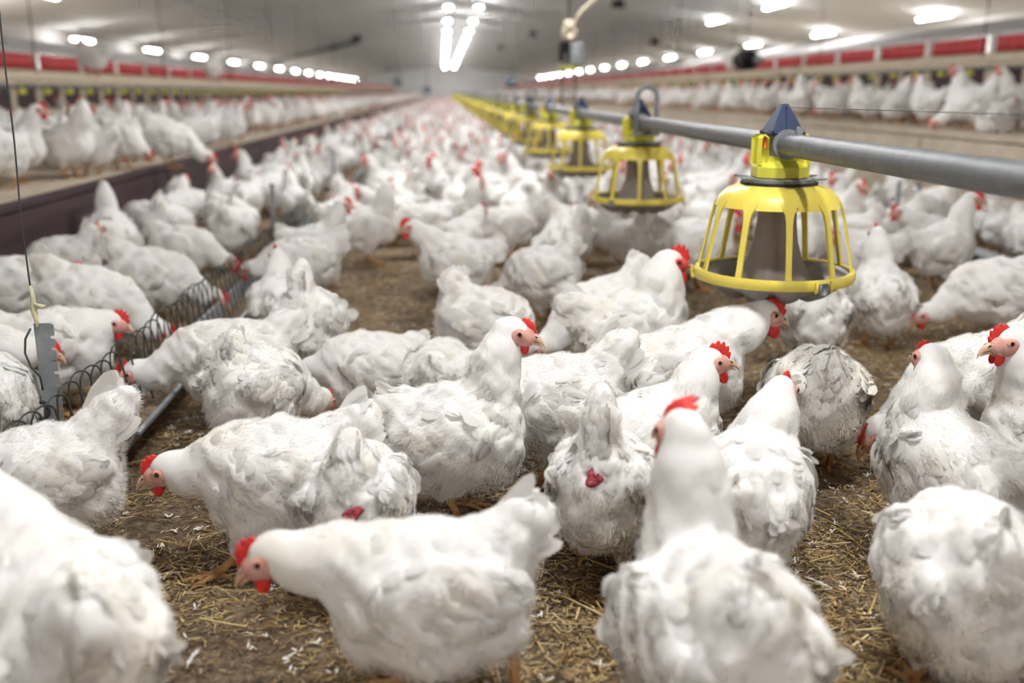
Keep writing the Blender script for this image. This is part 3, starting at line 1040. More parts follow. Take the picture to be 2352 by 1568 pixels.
def pan_feeder(detail=True):
    n = 40 if detail else 20
    t = empty('pan_feeder', (FX, FY[0], FZ))
    # outlet housing clamped to the pipe
    mb = MB()
    mb.lathe([(.072, -.178), (.078, -.172), (.078, -.105), (.070, -.085), (.052, -.062), (.050, -.036), (.040, -.030)], 8, a0=PI / 8)
    for s in (-1, 1):
        mb.box((s * .058, -.0, -.036), (.034, .075, .125), bev=.010)
    mb.lathe([(.040, -.03), (.0, -.03)], 8, a0=PI / 8)
    squeeze(mb).build('drop_housing', M['lime'], t, sharp=40)
    mb = MB()
    mb.box((-.0585, -.0385, .005), (.012, .004, .030), bev=.001)
    o = mb.build('slide_mark', M['orange'], t)
    o['label'] = 'small orange slide mark'
    mb = MB()
    mb.lathe([(.0355, -.055), (.044, -.05), (.044, .035), (.0355, .04)], 16)
    for s in (-1, 1):
        mb.tube([(0, s * .038, 0), (0, s * .052, 0)], .040, 18)
    mb.tube([(.030, -.055, .036), (.030, .055, .036)], .011, 8)
    mb.build('clamp', M['galv'], t, sharp=40)
    # peaked cap over the pipe
    mb = MB()
    w, hgt, L = .045, .094, .048
    V = [(-w, -L, .030), (w, -L, .030), (w, L, .030), (-w, L, .030), (-.008, -.012, hgt + .012), (.008, -.012, hgt + .012), (.008, .012, hgt + .012), (-.008, .012, hgt + .012)]
    F = [(0, 1, 5, 4), (1, 2, 6, 5), (2, 3, 7, 6), (3, 0, 4, 7), (4, 5, 6, 7), (3, 2, 1, 0)]
    mb.add(V, F)
    for s in (-1, 1):
        mb.box((s * (w - .004), 0, .029), (.012, 2 * L + .006, .012), bev=.003)
    mb.build('peaked_cap', M['blue'], t, smooth=False)
    # adjustment ring
    mb = MB()
    mb.lathe([(.070, -.178), (.098, -.180), (.098, -.190), (.070, -.190)], n)
    for k in range(6):
        a = 2 * PI * k / 6 + .4
        mb.box((.110 * math.cos(a), .110 * math.sin(a), -.178), (.038, .022, .008), rot=Matrix.Rotation(a, 3, 'Z') @ Matrix.Rotation(-.15, 3, 'Y'), bev=.002)
    squeeze(mb).build('adjusting_ring', M['galv'], t, sharp=40)
    mb = MB()
    mb.lathe([(.075, -.190), (.104, -.190), (.104, -.198), (.075, -.198)], n)
    squeeze(mb).build('seal_ring', M['black'], t, sharp=40)
    # cage: dome, spokes, rim
    mb = MB()
    zr = -.448                      # rim height
    dome = [(.080, -.197), (.112, -.199), (.140, -.211), (.160, -.232), (.170, -.258), (.1665, -.258), (.156, -.233), (.137, -.214), (.111, -.203), (.080, -.201)]
    mb.lathe(dome, n, closed=True)
    ns = 10
    for k in range(ns):
        a = 2 * PI * (k + .28) / ns
        prof = [(.160, -.240, .044), (.1665, -.252, .036), (.1715, -.266, .023), (.178, -.29, .0175), (.187, -.33, .016), (.197, -.38, .0155), (.207, -.43, .016), (.210, zr, .020)]
        ca, sa = math.cos(a), math.sin(a)
        V, F = [], []
        for (r_, z, w) in prof:
            for (dr, dw) in ((-.0035, -.5), (-.0035, .5), (.0035, .5), (.0035, -.5)):
                V.append(((r_ + dr) * ca - w * dw * sa, (r_ + dr) * sa + w * dw * ca, z))
        for i in range(len(prof) - 1):
            for j in range(4):
                F.append((4 * i + j, 4 * i + (j + 1) % 4, 4 * i + 4 + (j + 1) % 4, 4 * i + 4 + j))
        mb.add(V, F)
    mb.lathe([(.2045, zr + .012), (.2165, zr + .013), (.2195, zr + .006), (.2200, zr - .010), (.216, zr - .016), (.2045, zr - .014)], n + 16, closed=True)
    squeeze(mb).build('cage', M['yellow'], t, sharp=40)
    # feed cone inside the cage
    mb = MB()
    mb.lathe([(.052, -.20), (.052, -.25), (.054, -.30), (.062, -.36), (.078, -.41), (.104, -.452), (.112, -.470), (.104, -.470)], 12)
    squeeze(mb).build('feed_cone', M['grey_pl'], t, sharp=25)
    # ribbed pan
    mb = MB()
    m_ = 60
    prof = [(.203, zr + .004, 0), (.203, zr - .012, 0), (.190, zr - .026, .10), (.160, zr - .052, 1), (.125, zr - .066, 1), (.07, zr - .060, .4), (.0, zr - .040, 0)]
    V, F = [], []
    for lay in (0, 1):
        for (r_, z, q) in prof:
            for k in range(m_):
                a = 2 * PI * k / m_
                rr_ = r_ - .018 * q * (.5 + .5 * math.cos(10 * a)) ** 2 - lay * .004
                V.append((rr_ * math.cos(a), rr_ * math.sin(a), z + lay * .004 + .016 * q * (.5 + .5 * math.cos(10 * a)) ** 2))
    P_ = len(prof)
    for lay in (0, 1):
        for i in range(P_ - 1):
            for k in range(m_):
                k2 = (k + 1) % m_
                b = lay * P_ * m_
                F.append((b + i * m_ + k, b + i * m_ + k2, b + (i + 1) * m_ + k2, b + (i + 1) * m_ + k))
    for k in range(m_):
        k2 = (k + 1) % m_
        F.append((k, k2, P_ * m_ + k2, P_ * m_ + k))
    mb.add(V, F)
    squeeze(mb).build('pan', M['pan'], t)
    # latches on the rim
    for k, a in enumerate((-1.27, .83, 2.9)):
        mb = MB()
        R3 = Matrix.Rotation(a, 3, 'Z')
        q = lambda x, y, z: R3 @ Vector((x, y, z))
        mb.box(q(.221, 0, zr - .012), (.012, .030, .034), rot=R3, bev=.004)
        o = squeeze(mb).build('rim_latch', M['galv'], t)
        mb = MB()
        for s in (-1, 1):
            mb.box(q(.220, s * .023, zr - .006), (.016, .011, .030), rot=R3, bev=.004)
        squeeze(mb).build('latch_hook', M['yellow'], o)
    return t


ORD = ['nearest', 'second', 'third', 'fourth', 'fifth', 'sixth', 'seventh', 'eighth']
pf = pan_feeder()
for k, y in enumerate(FY):
    t = pf if k == 0 else copy_tree(pf)
    t.location.y = y
    if k:
        t.rotation_euler.z = RNG.choice([0, PI]) if k % 3 else 0
    if k == 0:
        lab = 'nearest yellow cage pan feeder with a navy peaked cap, large and nearly sharp'
    elif k < 8:
        lab = '%s yellow pan feeder down the grey pipe%s' % (ORD[k], ', beside the grey hanging loop' if k == 1 else '')
    else:
        lab = 'tiny blurred yellow pan feeder far down the grey pipe'
    tag(t, lab, 'feeder', 'far yellow pan feeders' if k >= 8 else 'pan feeders on the pipe')

# feed motor hanging over the line, with its hose
t = empty('feed_motor', (.93, 7.6, 1.20))
tag(t, 'beige hanging feed control unit with a hose over the feeder line', 'motor')
mb = MB()
mb.box((0, 0, .17), (.11, .12, .10), bev=.02)
mb.lathe([(.0, .27), (.035, .26), (.045, .22), (.045, .20)], 12)
mb.build('motor_body', M['beige'], t)
mb = MB()
mb.box((-.035, 0, .04), (.07, .13, .14), bev=.012)
mb.build('gear_case', M['black'], t)
mb = MB()
mb.lathe([(.03, .11), (.06, .09), (.075, .0), (.072, -.05), (.03, -.06)], 14, (.055, 0, 0))
mb.build('hopper', M['galv'], t, sharp=40)
mb = MB()
mb.box((.01, 0, -.075), (.16, .13, .02), bev=.006)
mb.build('tray', M['lime'], t)
mb = MB()
mb.tube([(.04, 0, .24), (.09, .02, .33), (.20, .05, .42), (.26, .06, .7), (.24, .06, 1.2), (.30, .06, roof_z(1.2) - 1.205)], .013, 8)
mb.build('hose', M['beige'], t)
mb = MB()
mb.tube([(0, 0, .26), (0, 0, roof_z(.93) - 1.205)], .005, 6)
for s in (-.05, .05):
    mb.tube([(s, 0, -.08), (s, 0, -.35)], .006, 6)
mb.build('hanger', M['dark_steel'], t)

# small drive boxes hanging far down the house
for (x, y, z, w, lab) in ((-.46, 30, 1.02, .24, 'small steel-blue drive box hanging below the lamp rows'), (-1.35, 31, 1.24, .26, 'dark blue drive box hanging over the far left platform edge'),
                          (2.0, 30, 1.22, .30, 'dark blue drive box hanging over the far feeder line'), (4.95, 16.6, 1.46, .38, 'dark hump-shaped winch box on the right drinker rail')):
    t = empty('drive_box', (x, y, z))
    tag(t, lab, 'drive box')
    mb = MB()
    mb.box((0, 0, 0), (w, w * 1.2, w * .85), bev=w * .25)
    mb.build('case', M['steelblue'] if w < .35 else M['black'], t)
    mb = MB()
    mb.tube([(0, 0, w * .4), (0, 0, roof_z(x) - z - .005)], .012, 6)
    mb.build('hanger', M['galv'], t)
    mb = MB()
    mb.tube([(w * .3, -w * .6, 0), (w * .3, -w * .85, 0)], w * .18, 10)
    mb.build('motor', M['galv'], t)


# ---------------------------------------------------------------- chain feeder troughs with wire grills
def post_mesh(parent, y, ztop, w, x, notched):
    mb = MB()
    th = .004
    # angle-section post; one flange carries open notches
    V, F = [], []
    zs = [0.0]
    prof = []
    z = ztop - .035
    marks = []
    while z > .06 and notched:
        marks.append(z)
        z -= .030
    prof = [(0.0, w)]
    for zc in sorted(marks):
        prof += [(zc - .0045, w), (zc - .0030, w - .011), (zc + .0030, w - .011), (zc + .0045, w)]
    prof += [(ztop - .004, w), (ztop, w - .006)]
    for (zz, ww) in prof:
        V += [(x - w / 2, y, zz), (x - w / 2 + ww, y, zz), (x - w / 2, y + th, zz), (x - w / 2 + ww, y + th, zz)]
    for i in range(len(prof) - 1):
        a, b = 4 * i, 4 * i + 4
        F += [(a, a + 1, b + 1, b), (a + 2, b + 2, b + 3, a + 3), (a + 1, a + 3, b + 3, b + 1), (a, b, b + 2, a + 2)]
    F += [(0, 2, 3, 1), (4 * (len(prof) - 1), 4 * (len(prof) - 1) + 1, 4 * (len(prof) - 1) + 3, 4 * (len(prof) - 1) + 2)]
    mb.add(V, F)
    mb.box((x - w / 2 + th / 2, y + .016, ztop / 2 - .003), (th, .028, ztop - .006))
    return mb.build('post', M['galv'], parent, smooth=False)


def trough(x, lab, posts, near, arch0, arch1, side):
    t = empty('feed_trough', (x, 0, 0))
    tag(t, lab, 'feed trough')
    # gutter section, lip to lip
    mb = MB()
    sec = [(-.062, .116), (-.056, .122), (-.050, .116), (-.036, .066), (.050, .066), (.078, .112), (.084, .118), (.094, .114), (.094, .106), (.088, .110), (.082, .108), (.055, .060), (-.041, .060), (-.058, .112)]
    a, b = near, 70.0
    ys_ = [a] + [a + (b - a) * k / 30 for k in range(1, 31)]
    V = [(s * side if False else s, y, z) for y in ys_ for (s, z) in sec]
    n = len(sec)
    F = [(i * n + k, i * n + (k + 1) % n, (i + 1) * n + (k + 1) % n, (i + 1) * n + k) for i in range(30) for k in range(n)]
    F += [tuple(range(n - 1, -1, -1)), tuple(30 * n + k for k in range(n))]
    mb.add(V, F)
    mb.build('gutter', M['galv'], t, smooth=False)
    mb = MB()
    mb.box((.006, (a + b) / 2, .0705), (.074, b - a, .007))
    mb.build('feed_layer', M['litter'], t, smooth=False)
    # grill of bent wire arches standing on the gutter
    mb = MB()
    y = arch0
    k = 0
    while y < arch1:
        hgt = .272 + .008 * math.sin(k * 1.3)
        x0, x1 = -.058, -.022
        pts = [(x0, y, .112), (x0 + .004, y + .004, hgt - .03)] + [(x0 + .006 + (x1 - x0 - .006) * (1 - math.cos(q)) / 2, y + .031 * (1 - math.cos(q)) + .004, hgt - .03 + .03 * math.sin(q)) for q in np.linspace(.3, PI - .3, 7)] + [(x1, y + .066, hgt - .03), (x1 + .03, y + .074, .072)]
        mb.tube(pts, .0024, 6, cap=False)
        y += .078
        k += 1
    mb.tube([(-.058, arch0, .135), (-.058, arch1, .135)], .0025, 6)
    mb.build('wire_grill', M['dark_steel'], t)
    for (py, zt, w, dx) in posts:
        post_mesh(t, py, zt, w, dx, True)
    return t


tr = trough(-.875, 'galvanised feed trough with an arched wire grill along the left', [(2.43, .405, .046, -.105), (2.02, .275, .040, -.10)] + [(5.75 + 3.2 * k, .45, .028, -.10) for k in range(8)], 2.45, 1.55, 6.4, 1)
mb = MB()
mb.tube([(-.130 + .017 * math.cos(v), 2.424 + .006 * math.sin(v), .185 + .020 * math.sin(v)) for v in np.linspace(0, 2 * PI, 17)], .0042, 8, cap=False)
mb.build('cable_clip', M['black'], tr)
trough(2.85, 'second feed trough half buried in the flock on the right', [(5.9, .43, .016, -.10), (5.93, .43, .016, .04)] + [(7.9 + 3.2 * k, .5, .022, -.08) for k in range(8)], 2.4, 7.5, 9.0, 1)

# suspension wire of the trough with its twine
t = empty('suspension_wire', (-.985, 2.426, 0))
tag(t, 'thin dark suspension wire rising from the notched trough post to the ceiling', 'wire')
mb = MB()
zz = np.linspace(.47, roof_z(-.985) - .003, 40)
mb.tube([(-.012 + .0015 * math.sin(v * 17) - .003 * math.sin(v * 4), .0015 * math.cos(v * 13), v) for v in zz], .0021, 6)
mb.build('wire', M['dark_steel'], t)
mb = MB()
mb.tube([(-.012, 0, .50), (-.008, -.004, .47), (-.012, .002, .44), (-.006, -.006, .42), (-.004, -.008, .40)], [.003, .006, .008, .006, .004], 7)
mb.tube([(-.008, -.004, .455), (.014, -.006, .448), (.020, -.008, .452)], [.004, .006, .002], 6)
mb.build('twine', M['twine'], t)
mb = MB()
mb.tube([(-.022, -.005, .395), (-.036, -.008, .37), (-.040, -.010, .335), (-.030, -.010, .30), (-.012, -.008, .275), (-.010, -.006, .24)], .0026, 6)
mb.build('loose_end', M['dark_steel'], t)


# x, y, floor height, heading (0 = across to the right, 90 = down the house), size, label, pose, soiled, bare patch
HENS = [
    (0.017, 2.141, 0.00, -8, 1.00, 'alert white hen in sharp focus at the centre, head high, facing right', dict(head=(0.13, 0, 0.437), hpitch=-5, pitch=2, tail=28, tlen=0.75, comb=0.62, puff=1.1), False, None),
    (-0.338, 1.920, 0.00, 184, 1.01, 'low-stretched white hen facing left with its beak just off the straw', dict(head=(0.222, -0.01, 0.215), hpitch=-14, pitch=-4, tail=35, comb=0.85, step=(0.12, -0.02)), False, None),
    (-0.178, 1.821, 0.00, 86, 0.95, 'small white hen from behind with a raw red patch under its tail', dict(head=(0.12, 0, 0.24), pitch=-14, tail=84, tlen=0.8, comb=0.6), False, (-0.165, -0.015, -0.012)),
    (-0.035, 1.416, 0.00, 181, 1.00, 'large soft-focus white hen in front pecking to the left by a scaly foot', dict(head=(0.24, -0.01, 0.262), hpitch=-24, pitch=-7, tail=36, comb=1.15, step=(-0.15, 0.03)), False, None),
    (-0.823, 1.944, 0.00, 192, 0.97, 'white hen beside the wire trough with its frayed tail raised to the right', dict(head=(0.27, 0, 0.12), hpitch=-25, pitch=-12, tail=36, tlen=1.25), False, None),
    (-0.541, 1.260, 0.00, 122, 1.18, 'huge blurred white hen cut off at the bottom left corner', dict(head=(0.15, 0.05, 0.355), tail=25, puff=1.05, pitch=-4), False, None),
    (0.358, 1.215, 0.00, 97, 1.12, 'big blurred white bird from behind with a floppy red comb, bottom right of centre', dict(head=(0.13, 0, 0.415), hyaw=12, pitch=-24, tail=20, tlen=0.5, wing=16, comb=2.2, lean=-1.3, puff=1.06), False, None),
    (0.806, 1.380, 0.00, 78, 1.08, 'blurred fluffy white hen showing only its rump at the bottom right', dict(head=(0.25, 0, 0.1), hpitch=-30, pitch=-14, wing=12, tail=30, tlen=0.6, puff=1.08), False, None),
    (0.586, 1.778, 0.00, 64, 1.00, 'white hen facing away with a tall feathered nape and a tiny red comb tip', dict(head=(0.125, -0.03, 0.365), hyaw=-14, hpitch=4, tail=20, tlen=0.8, comb=0.75), False, None),
    (0.310, 1.845, 0.00, 72, 0.97, 'white hen from behind with its tail spiked up over two dark red sores', dict(head=(0.15, -0.05, 0.2), hpitch=-25, pitch=-17, tail=78, tlen=1.25, step=(0.02, -0.03)), False, (-0.165, 0.0, 0.022)),
    (0.457, 2.076, 0.00, 8, 1.00, 'white hen with a bright serrated comb peering right over the blurred big bird', dict(head=(0.12, 0, 0.37), hpitch=4, tail=30, comb=1.35), False, None),
    (0.263, 2.331, 0.00, 176, 1.05, 'white hen behind the sharp central hen with its tail fanned to the right', dict(head=(0.25, 0, 0.12), hpitch=-25, pitch=-10, tail=42, tlen=1.15, step=(0.03, -0.02)), False, None),
    (0.624, 2.544, 0.00, 8, 1.10, 'stocky white hen leaning right under the nearest yellow feeder, comb jagged', dict(head=(0.215, 0, 0.335), hpitch=-12, pitch=4, tail=20, comb=1.9, neck=1.15), False, None),
    (0.575, 2.999, 0.00, 6, 1.14, 'white cockerel with a solid red face beside the nearest yellow feeder', dict(head=(0.105, 0, 0.385), tail=40, comb=1.6, male=True, neck=1.2), False, None),
    (0.552, 3.370, 0.00, 196, 1.05, 'fluffy white hen bent down to the left in front of the cockerel', dict(head=(0.25, 0.02, 0.1), hpitch=-35, pitch=-16, tail=50), False, None),
    (0.129, 3.267, 0.00, 4, 1.02, 'round-backed white hen with a stubby raised tail behind the sharp central hen', dict(head=(0.17, 0, 0.1), hpitch=-40, pitch=-14, tail=62, tlen=0.9), False, None),
    (-0.239, 3.022, 0.00, 184, 1.00, 'white hen lying on the straw with its head tucked low to the left', dict(sit=1, head=(0.19, 0, 0.12), hpitch=-20, pitch=0, tail=25, tlen=0.7), False, None),
    (-0.022, 2.899, 0.00, 80, 1.00, 'white hen lying fluffed up beside the tucked lying hen', dict(sit=1, head=(0.19, 0, 0.12), hpitch=-20, pitch=-4, tail=15, tlen=0.6, puff=1.05), False, None),
    (-0.456, 3.276, 0.00, 82, 1.04, 'white hen from behind standing on one yellow leg, tail pointed upward', dict(head=(0.24, 0, 0.12), hpitch=-30, pitch=-14, tail=82, tlen=1.2, step=(0, -0.02)), False, None),
    (-0.612, 2.826, 0.00, 184, 1.02, 'white hen stretching its red-combed head left into the trough', dict(head=(0.275, 0, 0.17), hpitch=-14, pitch=-4, tail=35, comb=1.0), False, None),
    (-0.508, 2.573, 0.00, 62, 0.96, 'fluffy white hen turned away in front of the one feeding from the trough', dict(head=(0.24, -0.05, 0.1), hpitch=-30, pitch=-14, tail=80, tlen=0.9, puff=1.05), False, None),
    (-0.623, 3.653, 0.00, 95, 0.95, 'white hen by the trough whose red comb stands up above its back', dict(head=(0.11, 0, 0.37), hyaw=20, comb=1.4, tail=15, tlen=0.6), False, None),
    (-0.646, 4.575, 0.00, 186, 1.00, 'white hen dipping its red face into the far trough from the right', dict(head=(0.255, 0, 0.17), hpitch=-22, pitch=-6, tail=25), False, None),
    (1.024, 1.865, 0.00, 118, 1.00, 'white hen seen from behind with a stained nape, looking left, at the right', dict(head=(0.075, -0.02, 0.41), hyaw=-14, hpitch=2, tail=12, comb=0.5, wing=6), False, None),
    (1.360, 2.395, 0.00, 194, 1.10, 'broad white hen bending down left behind the one with the stained nape', dict(head=(0.262, 0.0, 0.105), hpitch=-36, pitch=-14, tail=25, comb=1.1), False, None),
    (1.372, 2.051, 0.00, 182, 1.04, 'white hen at the right edge of the picture, only its face and breast showing', dict(head=(0.13, 0, 0.4), hpitch=-2, comb=1.1), False, None),
    (0.931, 2.366, 0.00, 84, 1.04, 'dusty fluffy white hen from behind with one pinkish leg, under the feeder line', dict(head=(0.25, 0, 0.09), hpitch=-35, pitch=-18, tail=30, tlen=0.6, puff=1.06), True, None),
    (1.252, 3.253, 0.00, 82, 1.05, 'white hen from behind directly under the nearest yellow feeder', dict(head=(0.25, 0, 0.1), hpitch=-35, pitch=-14, tail=66, tlen=0.9), False, None),
    (1.643, 3.595, 0.00, 84, 1.02, 'white hen facing away with its slim neck upright, right of the nearest feeder', dict(head=(0.11, 0, 0.41), tail=10, tlen=0.6, comb=1.1), False, None),
    (2.114, 3.632, 0.00, 176, 1.08, 'large clean white hen in profile at the right edge, head hidden', dict(head=(0.25, 0, 0.11), hpitch=-30, pitch=-10, tail=20), False, None),
    (2.433, 4.700, 0.00, 14, 1.05, 'white hen stretching tall with a red face near the right edge', dict(head=(0.14, 0, 0.42), hyaw=-30, comb=1.5, tail=20), False, None),
    (0.041, 4.458, 0.00, 166, 1.06, 'broad white hen turning its red face left in the middle distance', dict(head=(0.18, 0.02, 0.34), hyaw=20, comb=1.3, tail=25, puff=1.05), False, None),
    (0.412, 4.121, 0.00, 142, 1.04, 'round white hen with its head down behind the stubby-tailed hen', dict(head=(0.24, 0, 0.1), hpitch=-30, pitch=-12, tail=55), False, None),
    (0.738, 5.648, 0.00, -6, 1.04, 'white hen pecking toward the second yellow feeder', dict(head=(0.245, 0, 0.1), hpitch=-30, pitch=-10, tail=40), False, None),
    (0.355, 5.704, 0.00, 196, 1.02, 'white hen with its red face low to the left, mid picture', dict(head=(0.25, 0, 0.15), hpitch=-15, pitch=-6, tail=40, comb=1.2), False, None),
    (-0.098, 5.923, 0.00, 184, 1.00, 'white hen stretching left across the bare litter, comb deep red', dict(head=(0.26, 0, 0.22), hpitch=-8, pitch=-2, tail=30, comb=1.3), False, None),
    (1.215, 5.522, 0.00, 100, 1.04, 'white hen from behind below the second yellow feeder', dict(head=(0.24, 0, 0.1), hpitch=-30, pitch=-10, tail=20), False, None),
    (1.240, 4.785, 0.00, 2, 1.10, 'white bird seen through the bars of the nearest feeder, comb and wattles red', dict(head=(0.14, 0, 0.315), comb=2.0, tail=35), False, None),
    (1.993, 4.588, 0.00, 182, 1.00, 'white hen behind the right bars of the nearest feeder, red face low', dict(head=(0.16, 0.0, 0.3), hyaw=60, comb=1.3, tail=25), False, None),
    (-1.133, 2.389, 0.00, 96, 1.08, 'broad white hen close behind the notched post at the left edge', dict(head=(0.24, -0.03, 0.11), hpitch=-25, pitch=-8, tail=20), False, None),
    (-1.361, 2.800, 0.00, 4, 1.04, 'white hen with a pink face looking past the notched post', dict(head=(0.205, 0, 0.235), hpitch=-18, pitch=0, comb=0.5, tail=25), False, None),
    (-1.175, 2.985, 0.00, 8, 1.04, 'white hen with a curved red comb watching the wire grill', dict(head=(0.155, 0, 0.265), hpitch=-12, pitch=2, comb=1.15, tail=25), False, None),
    (-1.293, 3.634, 0.00, -12, 1.10, 'long-backed white hen feeding through the wire grill nearest the post', dict(head=(0.25, 0, 0.1), hpitch=-35, pitch=-14, tail=25), False, None),
    (-1.214, 4.157, 0.00, -10, 1.06, 'plump white hen with its head down at the wire grill', dict(head=(0.25, 0, 0.12), hpitch=-30, pitch=-12, tail=30), False, None),
    (-1.305, 5.015, 0.00, -14, 1.00, 'white hen leaning over the grill, second along the trough', dict(head=(0.25, 0, 0.14), hpitch=-25, pitch=-8, tail=30), False, None),
    (-1.734, 4.624, 0.00, 168, 1.02, 'white hen with raised tail by the dark platform wall at the left', dict(head=(0.24, 0, 0.14), hpitch=-22, pitch=-8, tail=50), False, None),
    (-1.713, 3.963, 0.00, 20, 1.05, 'white hen at the left edge in front of the dark platform wall', dict(head=(0.22, 0, 0.24), pitch=0, tail=25), False, None),
    (-1.860, 5.641, 0.00, 112, 1.04, 'white hen with its long neck upright against the dark platform wall', dict(head=(0.1, 0, 0.42), comb=0.9, tail=15), False, None),
    (-1.686, 5.187, 0.00, 262, 1.00, 'white hen facing the picture with an orange face by the dark wall', dict(head=(0.14, 0, 0.3), hpitch=-12, comb=0.8, tail=15), False, None),
    (-1.815, 6.184, 0.00, 150, 1.00, 'white hen half hidden at the foot of the dark wall', dict(head=(0.22, 0, 0.2), pitch=-2, tail=55), False, None),
    (-1.782, 6.765, 0.00, 70, 1.00, 'white hen perched high-necked beside the dark wall beyond the grill', dict(head=(0.11, 0, 0.38), tail=25), False, None),
    (-1.187, 5.653, 0.00, 86, 1.06, 'wide white hen from behind at the middle of the trough', dict(head=(0.24, 0, 0.12), hpitch=-30, pitch=-10, tail=22, puff=1.05), False, None),
    (-0.662, 6.183, 0.00, 60, 1.02, 'white hen standing right of the thin trough post', dict(head=(0.13, 0, 0.36), tail=25), False, None),
    (-1.026, 6.979, 0.00, 120, 1.00, 'white hen with raised neck just beyond the thin trough post', dict(head=(0.12, 0, 0.4), tail=20), False, None),
    (-2.460, 6.000, 0.43, 4, 1.05, 'white hen at the left edge standing on the raised platform', dict(head=(0.14, 0, 0.4), comb=1.3, tail=20), False, None),
    (-2.292, 6.350, 0.43, -20, 1.08, 'white hen behind the hanging wire on the platform, red comb turned left', dict(head=(0.12, 0, 0.41), hyaw=150, comb=1.5, tail=20), False, None),
    (-2.239, 6.600, 0.43, 150, 1.06, 'white hen on the platform edge with both orange legs showing', dict(head=(0.12, 0, 0.38), tail=30), False, None),
    (-2.206, 7.100, 0.43, -30, 1.02, 'white hen on the platform with its face down between neighbours', dict(head=(0.24, 0, 0.12), hpitch=-30, pitch=-10, tail=40), False, None),
    (-1.940, 7.300, 0.43, -8, 1.06, 'white hen leaning down right over the platform edge', dict(head=(0.27, 0, 0.08), hpitch=-30, pitch=-14, tail=35), False, None),
    (-2.096, 8.900, 0.43, 200, 1.05, 'white hen on the platform pecking left just past the leaning one', dict(head=(0.24, 0, 0.14), hpitch=-25, pitch=-8, tail=40), False, None),
    (-2.065, 10.000, 0.43, 20, 1.00, 'upright white hen on the platform, third beyond the leaning one', dict(head=(0.13, 0, 0.38), tail=25), False, None),
    (-3.522, 10.700, 1.10, 150, 1.00, 'white hen perched up on the nest rail at the left', dict(head=(0.15, 0, 0.34), tail=25), False, None),
    (-3.517, 16.100, 1.10, 80, 1.05, 'white hen standing tall on the nest rail further along', dict(head=(0.12, 0, 0.4), tail=30), False, None),
    (4.399, 7.600, 0.66, 178, 1.10, 'white hen at the right edge of the right platform', dict(head=(0.13, 0, 0.4), tail=20), False, None),
    (4.174, 7.900, 0.66, 190, 1.15, 'broad white hen on the right platform, legs apart over a dark gap', dict(head=(0.12, 0, 0.4), tail=25, puff=1.08), False, None),
    (4.102, 8.450, 0.66, 100, 1.05, 'white hen on the right platform seen straight from behind', dict(head=(0.12, 0, 0.38), tail=25), False, None),
    (4.018, 8.850, 0.66, 20, 1.00, 'white hen on the right platform with its red face lifted', dict(head=(0.13, 0, 0.4), comb=1.5, tail=25), False, None),
    (3.993, 9.450, 0.66, 150, 1.00, 'slim white hen on the right platform above the pipe', dict(head=(0.12, 0, 0.4), tail=25), False, None),
    (3.992, 10.200, 0.66, 200, 1.00, 'white hen on the right platform pecking down over its edge', dict(head=(0.24, 0, 0.12), hpitch=-25, pitch=-10, tail=35), False, None),
    (3.966, 11.150, 0.66, 80, 1.06, 'tall-necked white hen on the right platform above the nearest feeder cap', dict(head=(0.1, 0, 0.43), tail=20), False, None),
    (3.957, 12.350, 0.66, 10, 1.00, 'white hen on the right platform just left of the feeder cap', dict(head=(0.14, 0, 0.36), tail=25), False, None),
    (3.938, 13.600, 0.66, 170, 1.00, 'white hen on the right platform over the second stretch of pipe', dict(head=(0.13, 0, 0.38), tail=25), False, None),
    (4.944, 17.400, 1.27, 60, 1.15, 'white bird perched on the right nest rail beside a dark hump', dict(head=(0.13, 0, 0.34), tail=20), False, None),
]


# ---------------------------------------------------------------- birds posed one by one
def yaw(deg):
    return math.radians(deg)


PLACED = []
for (x, y, z, hd, s, lab, kw, soil, wound) in HENS:
    dist = math.hypot(x, y)
    t = empty('cockerel' if kw.get('male') else 'hen', (x, y, z), yaw(hd))
    tag(t, lab, 'hen' if not kw.get('male') else 'cockerel', 'white hens')
    H = Hen(**kw)
    if dist < 1.75:
        q = dict(h=.007, nf=1500, nd=9000)
    elif dist < 3.3:
        q = dict(h=.006, nf=2200, nd=16000)
    elif dist < 4.9:
        q = dict(h=.008, nf=1100, nd=4000)
    else:
        q = dict(h=.011, nf=420, nd=0)
    parts = hen_parts(H, scale=s, wound=wound if wound else False, mats=M['soiled'] if soil else None, **q)
    place_parts(parts, t)
    PLACED.append((x, y, z, .15 * s))

# ---------------------------------------------------------------- the crowd behind them
POSES = [('standing upright', dict(head=(.13, 0, .40), tail=24)),
         ('stepping forward', dict(head=(.20, 0, .33), tail=32, pitch=2)),
         ('pecking low', dict(head=(.24, 0, .07), hpitch=-38, pitch=-15, tail=50)),
         ('stooping', dict(head=(.26, 0, .17), hpitch=-15, pitch=-6, tail=35)),
         ('looking sideways', dict(head=(.11, .02, .41), hyaw=60, tail=22, comb=1.4)),
         ('resting', dict(sit=1, head=(.17, 0, .22), pitch=0, tail=22)),
         ('preening', dict(head=(.05, .06, .34), hyaw=150, hpitch=-20, tail=25)),
         ('with a big comb', dict(head=(.12, 0, .41), comb=2.0, male=True, tail=35))]
MID, FAR, LOWP = [], [], []


